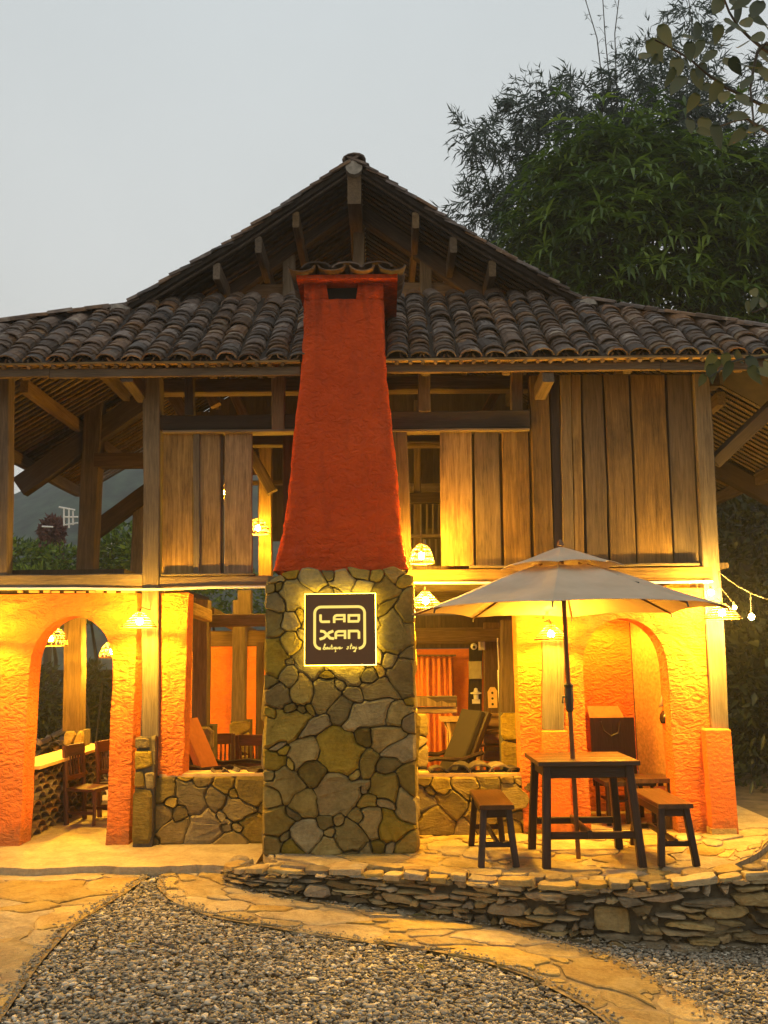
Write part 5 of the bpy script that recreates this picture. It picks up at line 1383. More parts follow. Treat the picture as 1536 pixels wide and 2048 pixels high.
# ================================================================== SIGN
SGY = 7.315
s00 = P(609, 1188, SGY); s10 = P(751, 1187, SGY); s01 = P(610, 1330, SGY); s11 = P(751, 1330, SGY)
sx0_, sx1_, szt_, szb_ = (s00.x+s01.x)/2, (s10.x+s11.x)/2, (s00.z+s10.z)/2, (s01.z+s11.z)/2
sign = thing('sign', ((sx0_+sx1_)/2, SGY, (szt_+szb_)/2), 'square brown backlit sign with glowing letters on the stone chimney', 'sign')
m = MB(); m.box(sx0_, sx1_, SGY, SGY + .02, szb_, szt_); m.build('panel', SIGNBROWN, sign)
LEDS = emit('led_strip', (1.0, .70, .06), 34.0)
LETT = emit('lit_letters', (1.0, .74, .16), 1.15)
m = MB(); e_ = .004; w_ = .012
for a in ((sx0_ - e_, sx1_ + e_, szt_ - w_, szt_ + e_), (sx0_ - e_, sx1_ + e_, szb_ - e_, szb_ + w_)): m.box(a[0], a[1], SGY + .024, SGY + .036, a[2], a[3])
for a in ((sx0_ - e_, sx0_ + w_), (sx1_ - w_, sx1_ + e_)): m.box(a[0], a[1], SGY + .024, SGY + .036, szb_ + w_ + .001, szt_ - w_ - .001)
m.build('backlight', LEDS, sign)
m = MB(); m.box(sx0_ + .1, sx1_ - .1, SGY + .021, SGY + .13, szb_ + .1, szt_ - .1); m.build('mounting_box', BLACK, sign)
def su(x, y): return V((sx0_ + (x-315)/905*(sx1_-sx0_), SGY - .001, szt_ - (y-300)/915*(szt_-szb_)))
def stroke(m, pts, wd, dy=0.0, closed=False, th=.006):
    """flat raised stroke with mitred corners; pts in sign units, wd width in the same"""
    p = [np.array(q, float) for q in pts]; n = len(p); L = []; Rr = []
    for i in range(n):
        a = p[i-1] if (i > 0 or closed) else p[i]; b = p[(i+1) % n] if (i < n-1 or closed) else p[i]
        t1 = p[i]-a; t2 = b-p[i]
        t1 = t1/np.linalg.norm(t1) if np.linalg.norm(t1) > 1e-9 else t2/np.linalg.norm(t2); t2 = t2/np.linalg.norm(t2) if np.linalg.norm(t2) > 1e-9 else t1
        nn = np.array([-(t1+t2)[1], (t1+t2)[0]]); nn /= np.linalg.norm(nn) + 1e-9; k = 1/max(.5, abs(nn @ np.array([-t1[1], t1[0]])))
        L.append(p[i] + nn*wd/2*k); Rr.append(p[i] - nn*wd/2*k)
    vs = []
    for i in range(n):
        for q in (L[i], Rr[i]):
            f = su(*q); f.y -= th + dy; b_ = su(*q); vs += [f, b_]
    fs = []
    for i in range(n if closed else n-1):
        a = 4*i; b = 4*((i+1) % n); fs += [(a, a+2, b+2, b), (a+2, a+3, b+3, b+2), (a+1, a, b, b+1), (a+3, a+1, b+1, b+3)]
    if not closed: fs += [(0, 1, 3, 2), (4*n-4, 4*n-2, 4*n-1, 4*n-3)]
    m.add(vs, fs)
def arc(cx_, cy_, r_, a0, a1, n=6): return [(cx_ + r_*math.cos(R(a0 + (a1-a0)*i/n)), cy_ + r_*math.sin(R(a0 + (a1-a0)*i/n))) for i in range(n+1)]
m = MB(); stroke(m, [(522, 1006)] + arc(524, 924, 82, 95, 180) + arc(524, 552, 82, 180, 270) + arc(1000, 552, 82, 270, 360) + arc(1000, 924, 82, 0, 85) + [(1004, 1006)], 34); m.build('border', LETT, sign)
W = 32
def letter(strokes):
    m = MB()
    for i, s_ in enumerate(strokes): stroke(m, s_[0], s_[2] if len(s_) > 2 else W, .0006*i, s_[1] if len(s_) > 1 else False)
    return m.build('letter', LETT, sign)
letter([([(517, 566), (517, 640)] + [(524, 655), (540, 661), (638, 661)], False)])
letter([([(692, 678), (692, 606), (704, 588), (724, 580), (822, 580), (822, 670)], False), ([(709, 630), (805, 630)], False, 22)])
letter([([(880, 582), (1008, 582), (1008, 640), (996, 660), (880, 660)], True)])
letter([([(512, 780), (560, 786), (640, 872), (690, 878)], False, 34), ([(682, 780), (630, 800), (560, 868), (505, 884)], False, 34)])
letter([([(712, 884), (712, 812), (724, 794), (744, 786), (830, 786), (830, 884)], False), ([(729, 838), (813, 838)], False, 22)])
letter([([(881, 884), (881, 784), (992, 784), (1008, 800), (1008, 884)], False)])
m = MB(); SW = 11                            # the script line: boutique stay
script = [[(548, 1012), (566, 975), (580, 950), (572, 948), (560, 985), (556, 1012), (572, 1016), (584, 1000), (574, 988), (564, 996)],
          [(592, 992), (588, 1008), (600, 1012), (610, 998), (604, 988), (594, 994)], [(618, 988), (614, 1008), (626, 1010), (636, 990), (634, 1010), (642, 1008)],
          [(662, 955), (650, 1008), (660, 1012)], [(648, 980), (672, 976)], [(676, 990), (672, 1010), (680, 1008)], [(706, 990), (692, 992), (690, 1008), (702, 1008), (712, 988), (704, 1046), (716, 1036)],
          [(724, 988), (720, 1008), (732, 1010), (742, 990), (740, 1010)], [(752, 1002), (770, 994), (764, 986), (752, 998), (758, 1012), (776, 1006), (800, 994)],
          [(880, 984), (862, 986), (872, 1000), (862, 1014), (846, 1008)], [(912, 945), (896, 1008), (908, 1012)], [(892, 976), (924, 972)],
          [(944, 988), (928, 990), (926, 1008), (938, 1006), (946, 988), (946, 1008)], [(956, 986), (954, 1004), (966, 1004), (976, 984), (960, 1048), (940, 1046), (984, 1000)]]
for ids in ((0,), (1,), (2,), (3, 4), (5,), (6,), (7,), (8,), (9,), (10, 11), (12,), (13,)):
    m = MB()
    for k in ids: stroke(m, script[k], SW, .0004*(k % 3) + .001)
    m.build('script_letter', LETT, sign)

# ================================================================== PARASOL
CANV = newmat('beige_canvas'); cm_, ct, cb2 = CANV
vec, _ = coord(ct); wv = noise(ct, vec, 5, 5); c = ramp(ct, wv, [(.3, (.62, .48, .31)), (.7, (.72, .57, .39))]); ct.links.new(c, cb2.inputs['Base Color']); cb2.inputs['Roughness'].default_value = .95
fw = noise(ct, vec, 120, 2); bump(ct, cb2, math_(ct, 'ADD', wv, math_(ct, 'MULTIPLY', fw, .2)), .35, .02)
tr = N(ct, 'ShaderNodeBsdfTranslucent'); ct.links.new(c, tr.inputs[0]); mx = N(ct, 'ShaderNodeMixShader'); mx.inputs[0].default_value = .22
ct.links.new(cb2.outputs[0], mx.inputs[1]); ct.links.new(tr.outputs[0], mx.inputs[2]); ct.links.new(mx.outputs[0], ct.nodes['Material Output'].inputs[0]); CANVAS = cm_
UC = P(1127, 1220, 6.83); UX, UY = UC.x, 6.83; UZ = 1.955
apex_z = P(1125, 1094, UY).z
um = thing('parasol', (P(1157, 1717, 7.15).x, 7.15, 0), 'large beige garden parasol with a vented top tilted over the dark table', 'parasol')
ANG = [R(a) for a in (-30, 15, 60, 105, 150, 195, 240, 285)]
def canopy(rads, name, thick=.004, sag=.03, seg=5, val=.0):
    vs = []; fs = []; npt = 8*seg
    for ri, (r_, z_) in enumerate(rads):
        for k in range(8):
            a0, a1 = ANG[k], ANG[(k+1) % 8]
            if a1 < a0: a1 += 2*math.pi
            p0 = V((UX + r_*math.sin(a0), UY + r_*math.cos(a0), z_)); p1 = V((UX + r_*math.sin(a1), UY + r_*math.cos(a1), z_))
            for s in range(seg):
                f = s/seg; q = p0.lerp(p1, f); dip = 4*f*(1-f); rr = (r_/rads[-1][0])
                q.z += -sag*dip*math.sin(math.pi*min(1, rr))*.7 + .02*dip*(rr**3)   # panels hang between the ribs, rim lifts in the middle
                d_ = V((UX, UY, q.z)) - q; q += d_*(.05*dip*rr**2); vs.append(q)
    for ri in range(len(rads)-1):
        for k in range(npt): fs.append((ri*npt+k, ri*npt+(k+1) % npt, (ri+1)*npt+(k+1) % npt, (ri+1)*npt+k))
    n0 = len(vs)
    vs += [v - V((0, 0, thick)) for v in vs]
    fs += [tuple(n0+i for i in f)[::-1] for f in fs]
    l = (len(rads)-1)*npt
    for k in range(npt): fs.append((l+k, l+(k+1) % npt, n0+l+(k+1) % npt, n0+l+k)); fs.append((k, n0+k, n0+(k+1) % npt, (k+1) % npt))
    return link(name, vs, fs, CANVAS, um, origin=(UX, UY, UZ))
RIM = 1.245; zin = P(1125, 1138, UY).z
canopy([(.26, zin + .02), (.45, zin - .04), (.65, zin - .115), (.85, UZ + .135), (1.05, UZ + .065), (RIM, UZ)], 'canopy')
vt = P(1125, 1130, UY - .4).z
canopy([(.015, apex_z), (.15, apex_z - .045), (.30, apex_z - .10), (.40, vt + .055), (.49, vt + .022)], 'vent_canopy', sag=.015)
ub = P(1157, 1717, 7.15); ub.z = 0.0; ut = V((UX, UY, apex_z + .03))
m = MB(); m.tube([ub, ub.lerp(ut, .98)], .019, 10); m.build('pole', POLE, um)
k_ = ub.lerp(ut, .51); m = MB(); m.lathe(k_ - V((0, 0, .12)), [(.022, 0), (.032, .02), (.036, .10), (.034, .19), (.04, .21), (.02, .235)], 10)
m.tube([k_, k_ + V((-.055, -.02, 0)), k_ + V((-.06, -.02, -.05))], .009, 5); m.build('crank', BLACK, um)
hub = ub.lerp(ut, .86); m = MB(); m.lathe(hub - V((0, 0, .04)), [(.035, 0), (.04, .03), (.03, .06)], 10); m.build('hub', BLACK, um)
m = MB(); m.lathe(ut - V((0, 0, .02)), [(.03, 0), (.022, .03), (.008, .05)], 8); m.build('finial', POLE, um)
for a in ANG:
    e_ = V((UX + (RIM-.02)*math.sin(a), UY + (RIM-.02)*math.cos(a), UZ - .012)); i_ = V((UX + .2*math.sin(a), UY + .2*math.cos(a), zin + .03)); md = V((UX + .65*math.sin(a), UY + .65*math.cos(a), zin - .135))
    m = MB(); m.tube([i_, md, e_], .008, 5); m.build('rib', POLE, um)
    m = MB(); m.tube([hub + V((0, 0, .02)), md], .006, 5); m.build('strut', POLE, um)
    m = MB(); m.tube([e_ + V((0, 0, .006)), e_ + V((.012*math.sin(a), .012*math.cos(a), -.03))], .007, 5); m.build('rib_cap', BLACK, um)
# the tie strap lying on the canopy
sp = P(1238, 1160, UY - .42); m = MB()
m.tube([sp + V((-.03, 0, .012)), sp + V((-.02, -.02, .028)), sp + V((0, -.05, .012)), sp + V((.05, -.1, -.02)), sp + V((.12, -.1, -.03))], [.018, .017, .008, .007, .006], 6); m.build('tie_strap', BLACK, um)

# ================================================================== TABLE AND BENCHES ON THE TERRACE
def timber_top(m_name, x0, x1, y0, y1, z0, z1, mat, par, along='y'):
    a, b = (V(((x0+x1)/2, y0, (z0+z1)/2)), V(((x0+x1)/2, y1, (z0+z1)/2))) if along == 'y' else (V((x0, (y0+y1)/2, (z0+z1)/2)), V((x1, (y0+y1)/2, (z0+z1)/2)))
    return beam(m_name, a, b, (x1-x0) if along == 'y' else (y1-y0), z1-z0, mat, par, side=V((1, 0, 0)) if along == 'y' else V((0, 1, 0)), jit=.0, ch=.006)
tx0, tx1, ty0, ty1, tz = P(1077, 1530, 6.83).x, P(1281, 1530, 6.83).x, 6.83, 7.50, .785
tab = thing('garden_table', ((tx0+tx1)/2, (ty0+ty1)/2, 0), 'dark stained wooden table standing under the parasol', 'table')
nb = 4
for k in range(nb):
    yy = ty0 + (ty1-ty0)*k/nb; beam('top_board', (tx0, yy + (ty1-ty0)/nb/2, tz - .017), (tx1, yy + (ty1-ty0)/nb/2, tz - .017), (ty1-ty0)/nb - .003, .034, WOOD_TOP, tab, side=V((0, 1, 0)), jit=0, ch=.004)
ins = .075
for y in (ty0 + ins, ty1 - ins): beam('apron', (tx0 + ins, y, tz - .085), (tx1 - ins, y, tz - .085), .095, .028, WOOD_FURN, tab, side=V((0, 0, 1)), jit=0)
for x in (tx0 + ins, tx1 - ins): beam('apron', (x, ty0 + ins + .03, tz - .085), (x, ty1 - ins - .03, tz - .085), .095, .028, WOOD_FURN, tab, side=V((0, 0, 1)), jit=0)
def leg4(par, x0, x1, y0, y1, zt, spx, spy, w_):
    for sx_ in (0, 1):
        for sy_ in (0, 1):
            tp_ = V(((x0, x1)[sx_], (y0, y1)[sy_], zt)); bt = V(((x0 - spx, x1 + spx)[sx_], (y0 - spy, y1 + spy)[sy_], 0.002)); beam('leg', bt, tp_, w_, w_, WOOD_FURN, par, jit=0, ch=.006)
leg4(tab, tx0 + ins, tx1 - ins, ty0 + ins, ty1 - ins, tz - .036, .045, .07, .062)
for y, s_ in ((ty0 + ins - .05, 0), (ty1 - ins + .05, 1)): beam('stretcher', (tx0 + ins - .03, y, .235), (tx1 - ins + .03, y, .235), .055, .03, WOOD_FURN, tab, side=V((0, 0, 1)), jit=0)
beam('stretcher', ((tx0+tx1)/2 - .02, ty0 + ins - .08, .245), ((tx0+tx1)/2 - .02, ty1 - ins + .08, .245), .06, .032, WOOD_FURN, tab, side=V((0, 0, 1)), jit=0)
def bench(cx_, y0, y1, label):
    t = thing('bench', (cx_, (y0+y1)/2, 0), label, 'bench', 'benches beside the dark table'); hz = .46; hw = .135
    timber_top('seat', cx_ - hw, cx_ + hw, y0, y1, hz - .034, hz, WOOD_TOP, t)
    for x in (cx_ - hw + .035, cx_ + hw - .035): beam('apron', (x, y0 + .06, hz - .07), (x, y1 - .06, hz - .07), .065, .022, WOOD_FURN, t, side=V((0, 0, 1)), jit=0)
    for y in (y0 + .07, y1 - .07): beam('apron', (cx_ - hw + .05, y, hz - .07), (cx_ + hw - .05, y, hz - .07), .065, .022, WOOD_FURN, t, side=V((0, 0, 1)), jit=0)
    leg4(t, cx_ - hw + .04, cx_ + hw - .04, y0 + .07, y1 - .07, hz - .036, .04, .05, .05)
    for y in (y0 + .05, y1 - .05): beam('stretcher', (cx_ - hw + .02, y, .16), (cx_ + hw - .02, y, .16), .04, .025, WOOD_FURN, t, side=V((0, 0, 1)), jit=0)
    beam('stretcher', (cx_, y0 + .04, .172), (cx_, y1 - .04, .172), .045, .026, WOOD_FURN, t, side=V((0, 0, 1)), jit=0)
    return t
b1 = bench(P(994, 1614, 6.88).x, 6.88, 7.68, 'small dark wooden bench left of the table nearest the chimney')
copy_tree(b1, M4.Translation(V((P(1352, 1614, 6.84).x, 7.24, 0))), 'small dark wooden bench right of the table before the alcove arch', 'benches beside the dark table')

# ================================================================== THINGS INSIDE
def chair(loc, rz, label, sc_=.78, name='wooden_chair', group='wooden chairs in the rooms'):
    t = thing(name, loc, label, 'chair', group, rz=0); o = V(loc); rot = M4.Rotation(rz, 4, 'Z')
    g = lambda x, y, z: o + (rot @ V((x*sc_, y*sc_, z*sc_)))
    s = rot @ V((1, 0, 0))
    beam('seat', g(0, -.22, .44), g(0, .22, .44), .44*sc_, .035, WOOD_RED, t, side=s, jit=0)
    for sx_ in (-1, 1):
        m = MB(); m.tube([g(sx_*.19, -.19, .43), g(sx_*.19, -.19, .30), g(sx_*.19, -.2, .28), g(sx_*.19, -.2, 0)], [.026, .026, .019, .017], 8); m.build('leg', WOOD_RED, t)
        beam('back_post', g(sx_*.2, .2, 0), g(sx_*.2, .29, 1.0), .045, .04, WOOD_RED, t, side=s, jit=0)
        beam('stretcher', g(sx_*.19, -.17, .15), g(sx_*.2, .2, .15), .03, .022, WOOD_RED, t, jit=0)
    beam('top_rail', g(-.2, .28, .93), g(.2, .28, .93), .12, .03, WOOD_RED, t, side=V((0, 0, 1)), jit=0); beam('rail', g(-.19, .245, .58), g(.19, .245, .58), .05, .025, WOOD_RED, t, side=V((0, 0, 1)), jit=0)
    for k in range(6):
        x = -.15 + .06*k; m = MB(); m.tube([g(x, .247, .60), g(x, .257, .70), g(x, .266, .76), g(x, .275, .88)], [.009, .014, .009, .010], 6); m.build('spindle', WOOD_RED, t)
    return t
# chair row inside the left arch, seen from the side
cA = P(178, 1640, 9.2); cA.z = -.05
c1 = chair((cA.x, 9.20, -.05), R(75), 'spindle back wooden chair nearest the door inside the left arch')
copy_tree(c1, M4.Translation(V((cA.x + .20, 9.62, -.05))), 'spindle back wooden chair behind the first inside the left arch', 'wooden chairs in the rooms')
# low wall of stacked roof tiles along the porch
lw = thing('tile_wall', (-3.25, 10.3, -.05), 'low wall of stacked curved roof tiles inside the left arch', 'low wall')
a_, b_ = V((-3.38, 8.42, -.05)), V((-3.36, 10.6, -.05)); d_ = (b_ - a_); L_ = d_.length; d_.normalize()
random.seed(141); zz_ = V((0, 0, 1)); nrm_ = V((d_.y, -d_.x, 0)); it = []
m = MB(); m.prism([a_ - nrm_*.05, b_ - nrm_*.05, b_ - nrm_*.3, a_ - nrm_*.3], (0, 0, .62)); m.build('core', SOIL, lw)
m = MB(); m.prism([a_ + nrm_*.06 + zz_*.63, b_ + nrm_*.06 + zz_*.63, b_ - nrm_*.32 + zz_*.63, a_ - nrm_*.32 + zz_*.63], (0, 0, .03)); m.build('ledge', LEDGE, lw)
n_t = 0
for r_ in range(9):
    for k in range(int(L_/.2)):
        rot = M4((d_, nrm_*-1, zz_)).transposed().to_4x4(); rot.translation = a_ + d_*(.1 + k*.2 + (.1 if r_ % 2 else 0)) + zz_*(.01 + r_*.066) + nrm_*(.02 + random.uniform(-.01, .015))
        put('tile', random.choice(COVER), rot @ M4.Rotation(random.uniform(-.08, .08), 4, 'Z'), lw); n_t += 1
# fallen curved tiles on the right ledge, shards on the left one
for k, (x, y) in enumerate(((878, 1548), (916, 1547), (962, 1547), (1000, 1549), (1030, 1551))):
    p = P(x, y, YF + .16); q = put('curved_tile', COVER[k], M4.Translation(V((p.x, YF + .10, lw1[2] + .016))) @ M4.Rotation(random.uniform(-.2, .2), 4, 'Z') @ M4.Scale(1.15 if k in (1, 2, 3) else .8, 4))
    tag(q, ['small curved clay tile on the right ledge nearest the chimney', 'curved clay tile second from the chimney on the right ledge', 'curved clay tile in the middle of the row on the right ledge', 'curved clay tile second from the pier on the right ledge', 'small curved clay tile at the pier end of the right ledge'][k], 'roof tile', 'curved tiles on the ledge')
for k, (x, l) in enumerate(((437, 'small tile shard on the left ledge below the slanted chair back'), (470, 'tile shard in the middle of the left ledge'), (506, 'larger tile shard on the left ledge beside the chimney'))):
    p = P(x, 1548, YF + .14); q = put('tile_shard', PAN[k % 3], M4.Translation(V((p.x, YF + .08, lw0[2] + (.05 if k == 2 else .045)))) @ M4.Rotation(random.uniform(-1, 1), 4, 'Z') @ M4.Scale(.6 + .2*k/2, 4)); tag(q, l, 'tile shard', 'tile shards on the ledge')
DARKPAD = plain('dark_leather', (.018, .010, .006), .8)
# reclining lounge chairs with padded backs
def lounger(loc, rz, label, col):
    o = V(loc); rot = M4.Rotation(rz, 4, 'Z'); t = thing('lounge_chair', loc, label, 'lounge chair', 'padded lounge chairs'); g = lambda x, y, z: o + (rot @ V((x, y, z))); s = rot @ V((1, 0, 0))
    beam('backrest', g(0, .16, .38), g(0, .46, 1.02), .50, .07, WOOD_FURN, t, side=s, jit=0, ch=.03); beam('back_cushion', g(0, .10, .42), g(0, .395, 1.03), .44, .07, col, t, side=s, jit=.006, ch=.03)
    beam('seat_cushion', g(0, -.36, .36), g(0, .14, .34), .46, .10, col, t, side=s, jit=.006, ch=.03)
    for sx_ in (-1, 1):
        m = MB(); m.tube([g(sx_*.28, -.40, .0), g(sx_*.28, -.36, .34), g(sx_*.28, -.36, .58)], .022, 7); m.build('leg', WOOD_FURN, t); m = MB(); m.tube([g(sx_*.28, .42, 0), g(sx_*.28, .22, .34), g(sx_*.28, .24, .56)], .022, 7); m.build('leg', WOOD_FURN, t)
        m = MB(); m.tube([g(sx_*.28, -.44, .57), g(sx_*.28, -.2, .60), g(sx_*.28, .10, .57), g(sx_*.28, .34, .63)], .024, 7); m.build('armrest', WOOD_FURN, t)
    return t
q = P(905, 1545, 9.2); lounger((q.x - .12, 9.15, -.006), R(-68), 'dark padded lounge chair behind the right ledge facing the curtain', DARKPAD)
q = P(470, 1545, 9.3); lounger((q.x - .08, 9.0, -.05), R(80), 'lounge chair with an orange pad behind the left ledge', CUSHION)
for k, (px_, Y_, rz_, lab) in enumerate(((437, 10.2, 190, 'wooden chair between the stone footed posts in the middle room'), (512, 10.0, 172, 'spindle chair against the chimney in the middle room'), (862, 10.0, 100, 'dark wooden chair in front of the orange curtain'))):
    p = P(px_, 1560, Y_); copy_tree(c1, M4.Translation(V((p.x, Y_, -.02))) @ M4.Rotation(R(rz_) - R(75), 4, 'Z'), lab, 'wooden chairs in the rooms')
# trestle table with pale top
p = P(927, 1440, 10.2); tt = thing('side_table', (p.x, 10.2, 0), 'pale topped side table in front of the orange wall', 'table'); tz_ = p.z
m = MB(); m.box(p.x - .27, p.x + .27, 9.95, 10.45, tz_, tz_ + .03); m.build('top', LEDGE, tt)
for sx_ in (-1, 1):
    for y in (10.0, 10.4): m = MB(); m.tube([(p.x + sx_*.20, y, tz_), (p.x + sx_*.17, y, tz_ - .14), (p.x + sx_*.19, y, 0)], [.026, .016, .02], 8); m.build('leg', LEDGE, tt)
m = MB(); m.prism([V((p.x - .25, 9.99, tz_ - .004)), V((p.x + .25, 9.99, tz_ - .004)), V((p.x + .16, 9.99, tz_ - .15)), V((p.x - .16, 9.99, tz_ - .15))], (0, .02, 0)); m.build('apron', WOOD_PLANK, tt)
# curtain with its rail
cu = thing('curtain', P(870, 1310, 10.85), 'orange curtain hanging from a rail on the back wall', 'curtain'); m = MB(); n = 26; a, b = P(836, 1314, 10.86), P(906, 1314, 10.86)
for z in (P(870, 1316, 10.86).z, P(870, 1420, 10.86).z, .05):
    for k in range(n+1): m.v.append(V((a.x + (b.x-a.x)*k/n, 10.86 + .035*math.sin(k*1.5) + .012*math.sin(k*.7), z)))
for j in range(2):
    for k in range(n): m.f.append((j*(n+1)+k, j*(n+1)+k+1, (j+1)*(n+1)+k+1, (j+1)*(n+1)+k))
o = m.build('cloth', CURTAIN, cu, smooth_=True); sm_ = o.modifiers.new('thick', 'SOLIDIFY'); sm_.thickness = .006
m = MB(); m.tube([P(828, 1311, 10.84), P(912, 1311, 10.84)], .012, 7); m.build('rail', WOOD_PLANK, cu)
for k in range(7): m = MB(); m.ring(P(838 + 11*k, 1313, 10.84), .018, .004, 4, 10); m.build('ring', BLACK, cu)
# wooden board fixed beside the chimney, with a carved mountain line
wbd = thing('wooden_board', P(872, 1408, 8.0), 'short wooden board with a carved mountain ridge beside the chimney', 'board')
for yt, yb in ((1392, 1413), (1414, 1427)): hbeam('plank', 832, 914, yt, yb, 7.98, .03, WOOD_DARK if yt < 1400 else WOOD_PLANK, wbd)
m = MB(); pts = [P(x, y, 7.974) for x, y in ((834, 1413), (834, 1394), (852, 1394), (866, 1400), (874, 1405), (884, 1401), (896, 1407), (912, 1406), (912, 1413))]; m.prism(pts, (0, .004, 0)); m.build('ridge_relief', WOOD_PLANK, wbd)
# gadgets on the post: camera, box, meter box, hat shaped fitting, small notice
def gadget(name, build, mat, label, cat): m = MB(); build(m); return tag(m.build(name, mat, smooth_=False), label, cat)
YG_ = YR - .075
cmr = thing('security_camera', P(948, 1292, YG_), 'round white security camera on the dark door post', 'camera'); c = P(948, 1293, YG_ - .02)
m = MB(); m.lathe((0, 0, 0), [(.03, 0), (.042, .03), (.042, .08), (.02, .10)], 12); link('housing', [V((v.x + c.x, c.y + .1 - v.z, v.y + c.z)) for v in m.v], m.f, WHITE, cmr); m = MB(); m.lathe((0, 0, 0), [(.02, 0), (.018, .012), (.003, .016)], 10); link('lens', [V((v.x + c.x, c.y - .001 - v.z, v.y + c.z - .008)) for v in m.v], m.f, BLACK, cmr)
def bx(px, py, Y, w_, h_, d_, ch_=.01):
    c = P(px, py, Y)
    def f(m):
        for y, s_ in ((Y, 0), (Y - d_ + ch_, 0), (Y - d_, ch_)): m.v += [V((c.x - w_/2 + s_, y, c.z - h_/2 + s_)), V((c.x + w_/2 - s_, y, c.z - h_/2 + s_)), V((c.x + w_/2 - s_, y, c.z + h_/2 - s_)), V((c.x - w_/2 + s_, y, c.z + h_/2 - s_))]
        b0 = len(m.v) - 12
        for j in range(2):
            for k in range(4): m.f.append((b0+4*j+k, b0+4*j+(k+1) % 4, b0+4*j+4+(k+1) % 4, b0+4*j+4+k))
        m.f += [(b0+8, b0+9, b0+10, b0+11), (b0+3, b0+2, b0+1, b0)]
    return f
gadget('router', bx(963, 1290, 10.1, .075, .12, .04, .015), WHITE, 'white rounded router box beside the camera', 'router')
gadget('meter_box', bx(950, 1340, YG_, .16, .22, .09), METERBOX, 'flat metal meter box on the dark door post', 'meter box')
gadget('switch_plate', bx(952, 1403, YG_, .10, .055, .02), WHITE, 'small white plate low on the dark door post', 'switch')
hatp = P(951, 1385, YG_); hm = MB(); hm.lathe((hatp.x, YG_ - .05, hatp.z), [(.03, -.08), (.032, -.02), (.07, -.012), (.07, 0), (.03, .012), (.02, .05), (.006, .058)], 12); tag(hm.build('white_fitting', WHITE), 'hat shaped white fitting under the meter box', 'fitting')
# shelf with baskets, spotted panel and white rod beside the stone footed post
sh = thing('shelf', (P(984, 1545, 9.6).x, 9.6, 0), 'narrow shelf with logs and baskets behind the right ledge', 'shelf'); c = P(984, 1430, 9.6)
for px_ in (962, 1004): vpost('upright', px_, 1424, px_, 1560, 9.55, 5, .03, LEDGE, sh)
for py in (1428, 1462, 1490, 1530): hbeam('board', 960, 1006, py, py + 4, 9.5, .2, WOOD_PLANK, sh)
for k, py in enumerate((1446, 1478, 1512)):
    q = P(985, py, 9.55); m = MB(); m.lathe((0, 0, 0), [(.075, -.10), (.09, -.06), (.09, .06), (.075, .10)], 12)
    tag(link('basket', [V((q.x + v.z, q.y + v.y*.8, q.z + v.x*.62)) for v in m.v], m.f, plain('basket_%d' % k, [(.16, .085, .03), (.24, .15, .06), (.12, .07, .03)][k], .8)), ['dark basket on the top board of the narrow shelf', 'pale round basket on the middle board of the narrow shelf', 'brown basket on the bottom board of the narrow shelf'][k], 'basket', 'baskets on the shelf')
sp_ = thing('spotted_panel', P(986, 1395, 9.5), 'pale panel with three dark holes above the narrow shelf', 'panel'); q = P(985, 1397, 9.5)
m = MB(); m.prism([q + V((-.045, 0, -.10)), q + V((.05, 0, -.10)), q + V((.055, 0, .08)), q + V((.03, 0, .12)), q + V((-.02, 0, .12)), q + V((-.05, 0, .07))], (0, .02, 0)); m.build('board', LEDGE, sp_)
for dz in (.06, 0, -.06): m = MB(); m.lathe((0, 0, 0), [(.014, 0), (.012, .006)], 8); link('hole', [V((v.x + q.x, q.y - .001 - v.z, v.y + q.z + dz)) for v in m.v], m.f, BLACK, sp_)
m = MB(); m.tube([P(995, 1276, 9.45), P(998, 1340, 9.45)], .008, 6); m.tube([P(998, 1340, 9.45), P(1001, 1420, 9.45)], .018, 6); tag(m.build('white_rod', WHITE), 'white rod hanging beside the pale panel', 'rod')
# alcove: settle with a strapped bag, stool, towel, helmet, broom
st = thing('settle', (P(1225, 1640, 8.9).x, 8.9, 0), 'dark wooden settle with a high back in the alcove', 'settle')
q0, q1 = P(1181, 1436, 8.9), P(1268, 1440, 8.9)
m = MB(); m.box(q0.x, q1.x, 8.9, 8.94, .30, q0.z); m.build('back', WOOD_FURN, st); m = MB(); m.box(q0.x, q1.x + .05, 8.45, 8.9, .36, .40); m.build('seat', WOOD_FURN, st)
for x in (q0.x + .03, q1.x + .02):
    for y in (8.48, 8.88): beam('leg', (x, y, 0), (x, y, .36), .04, .04, WOOD_FURN, st, jit=0)
m = MB(); m.box(q0.x + .05, q1.x, 8.52, 8.85, .20, .215); m.build('shelf', WOOD_FURN, st)
m = MB(); m.tube([P(1201, 1442, 8.88), P(1208, 1462, 8.87), P(1222, 1472, 8.87), P(1236, 1466, 8.87), P(1240, 1442, 8.88)], .010, 5); tag(m.build('bag_strap', BLACK), 'dark strap looped over the back of the settle', 'strap')
a, b = P(1179, 1414, 9.1), P(1250, 1432, 9.1); m = MB(); m.prism([V((a.x, 9.12, b.z - .02)), V((b.x, 9.12, b.z - .02)), V((b.x - .04, 9.2, a.z)), V((a.x - .005, 9.2, a.z))], (0, .02, 0)); tag(m.build('cardboard', plain('brown_card', (.40, .20, .07), .8)), 'brown card leaning on the alcove wall behind the settle', 'card')
sto = thing('low_table', (P(1295, 1650, 8.45).x, 8.45, 0), 'dark low table with an orange cloth in the alcove', 'low table'); c = P(1302, 1553, 8.4)
m = MB(); m.box(c.x - .22, c.x + .17, 8.25, 8.6, c.z - .04, c.z); m.build('top', WOOD_TOP, sto)
for x in (c.x - .19, c.x + .14):
    for y in (8.28, 8.57): beam('leg', (x, y, 0), (x, y, c.z - .04), .045, .045, WOOD_FURN, sto, jit=0)
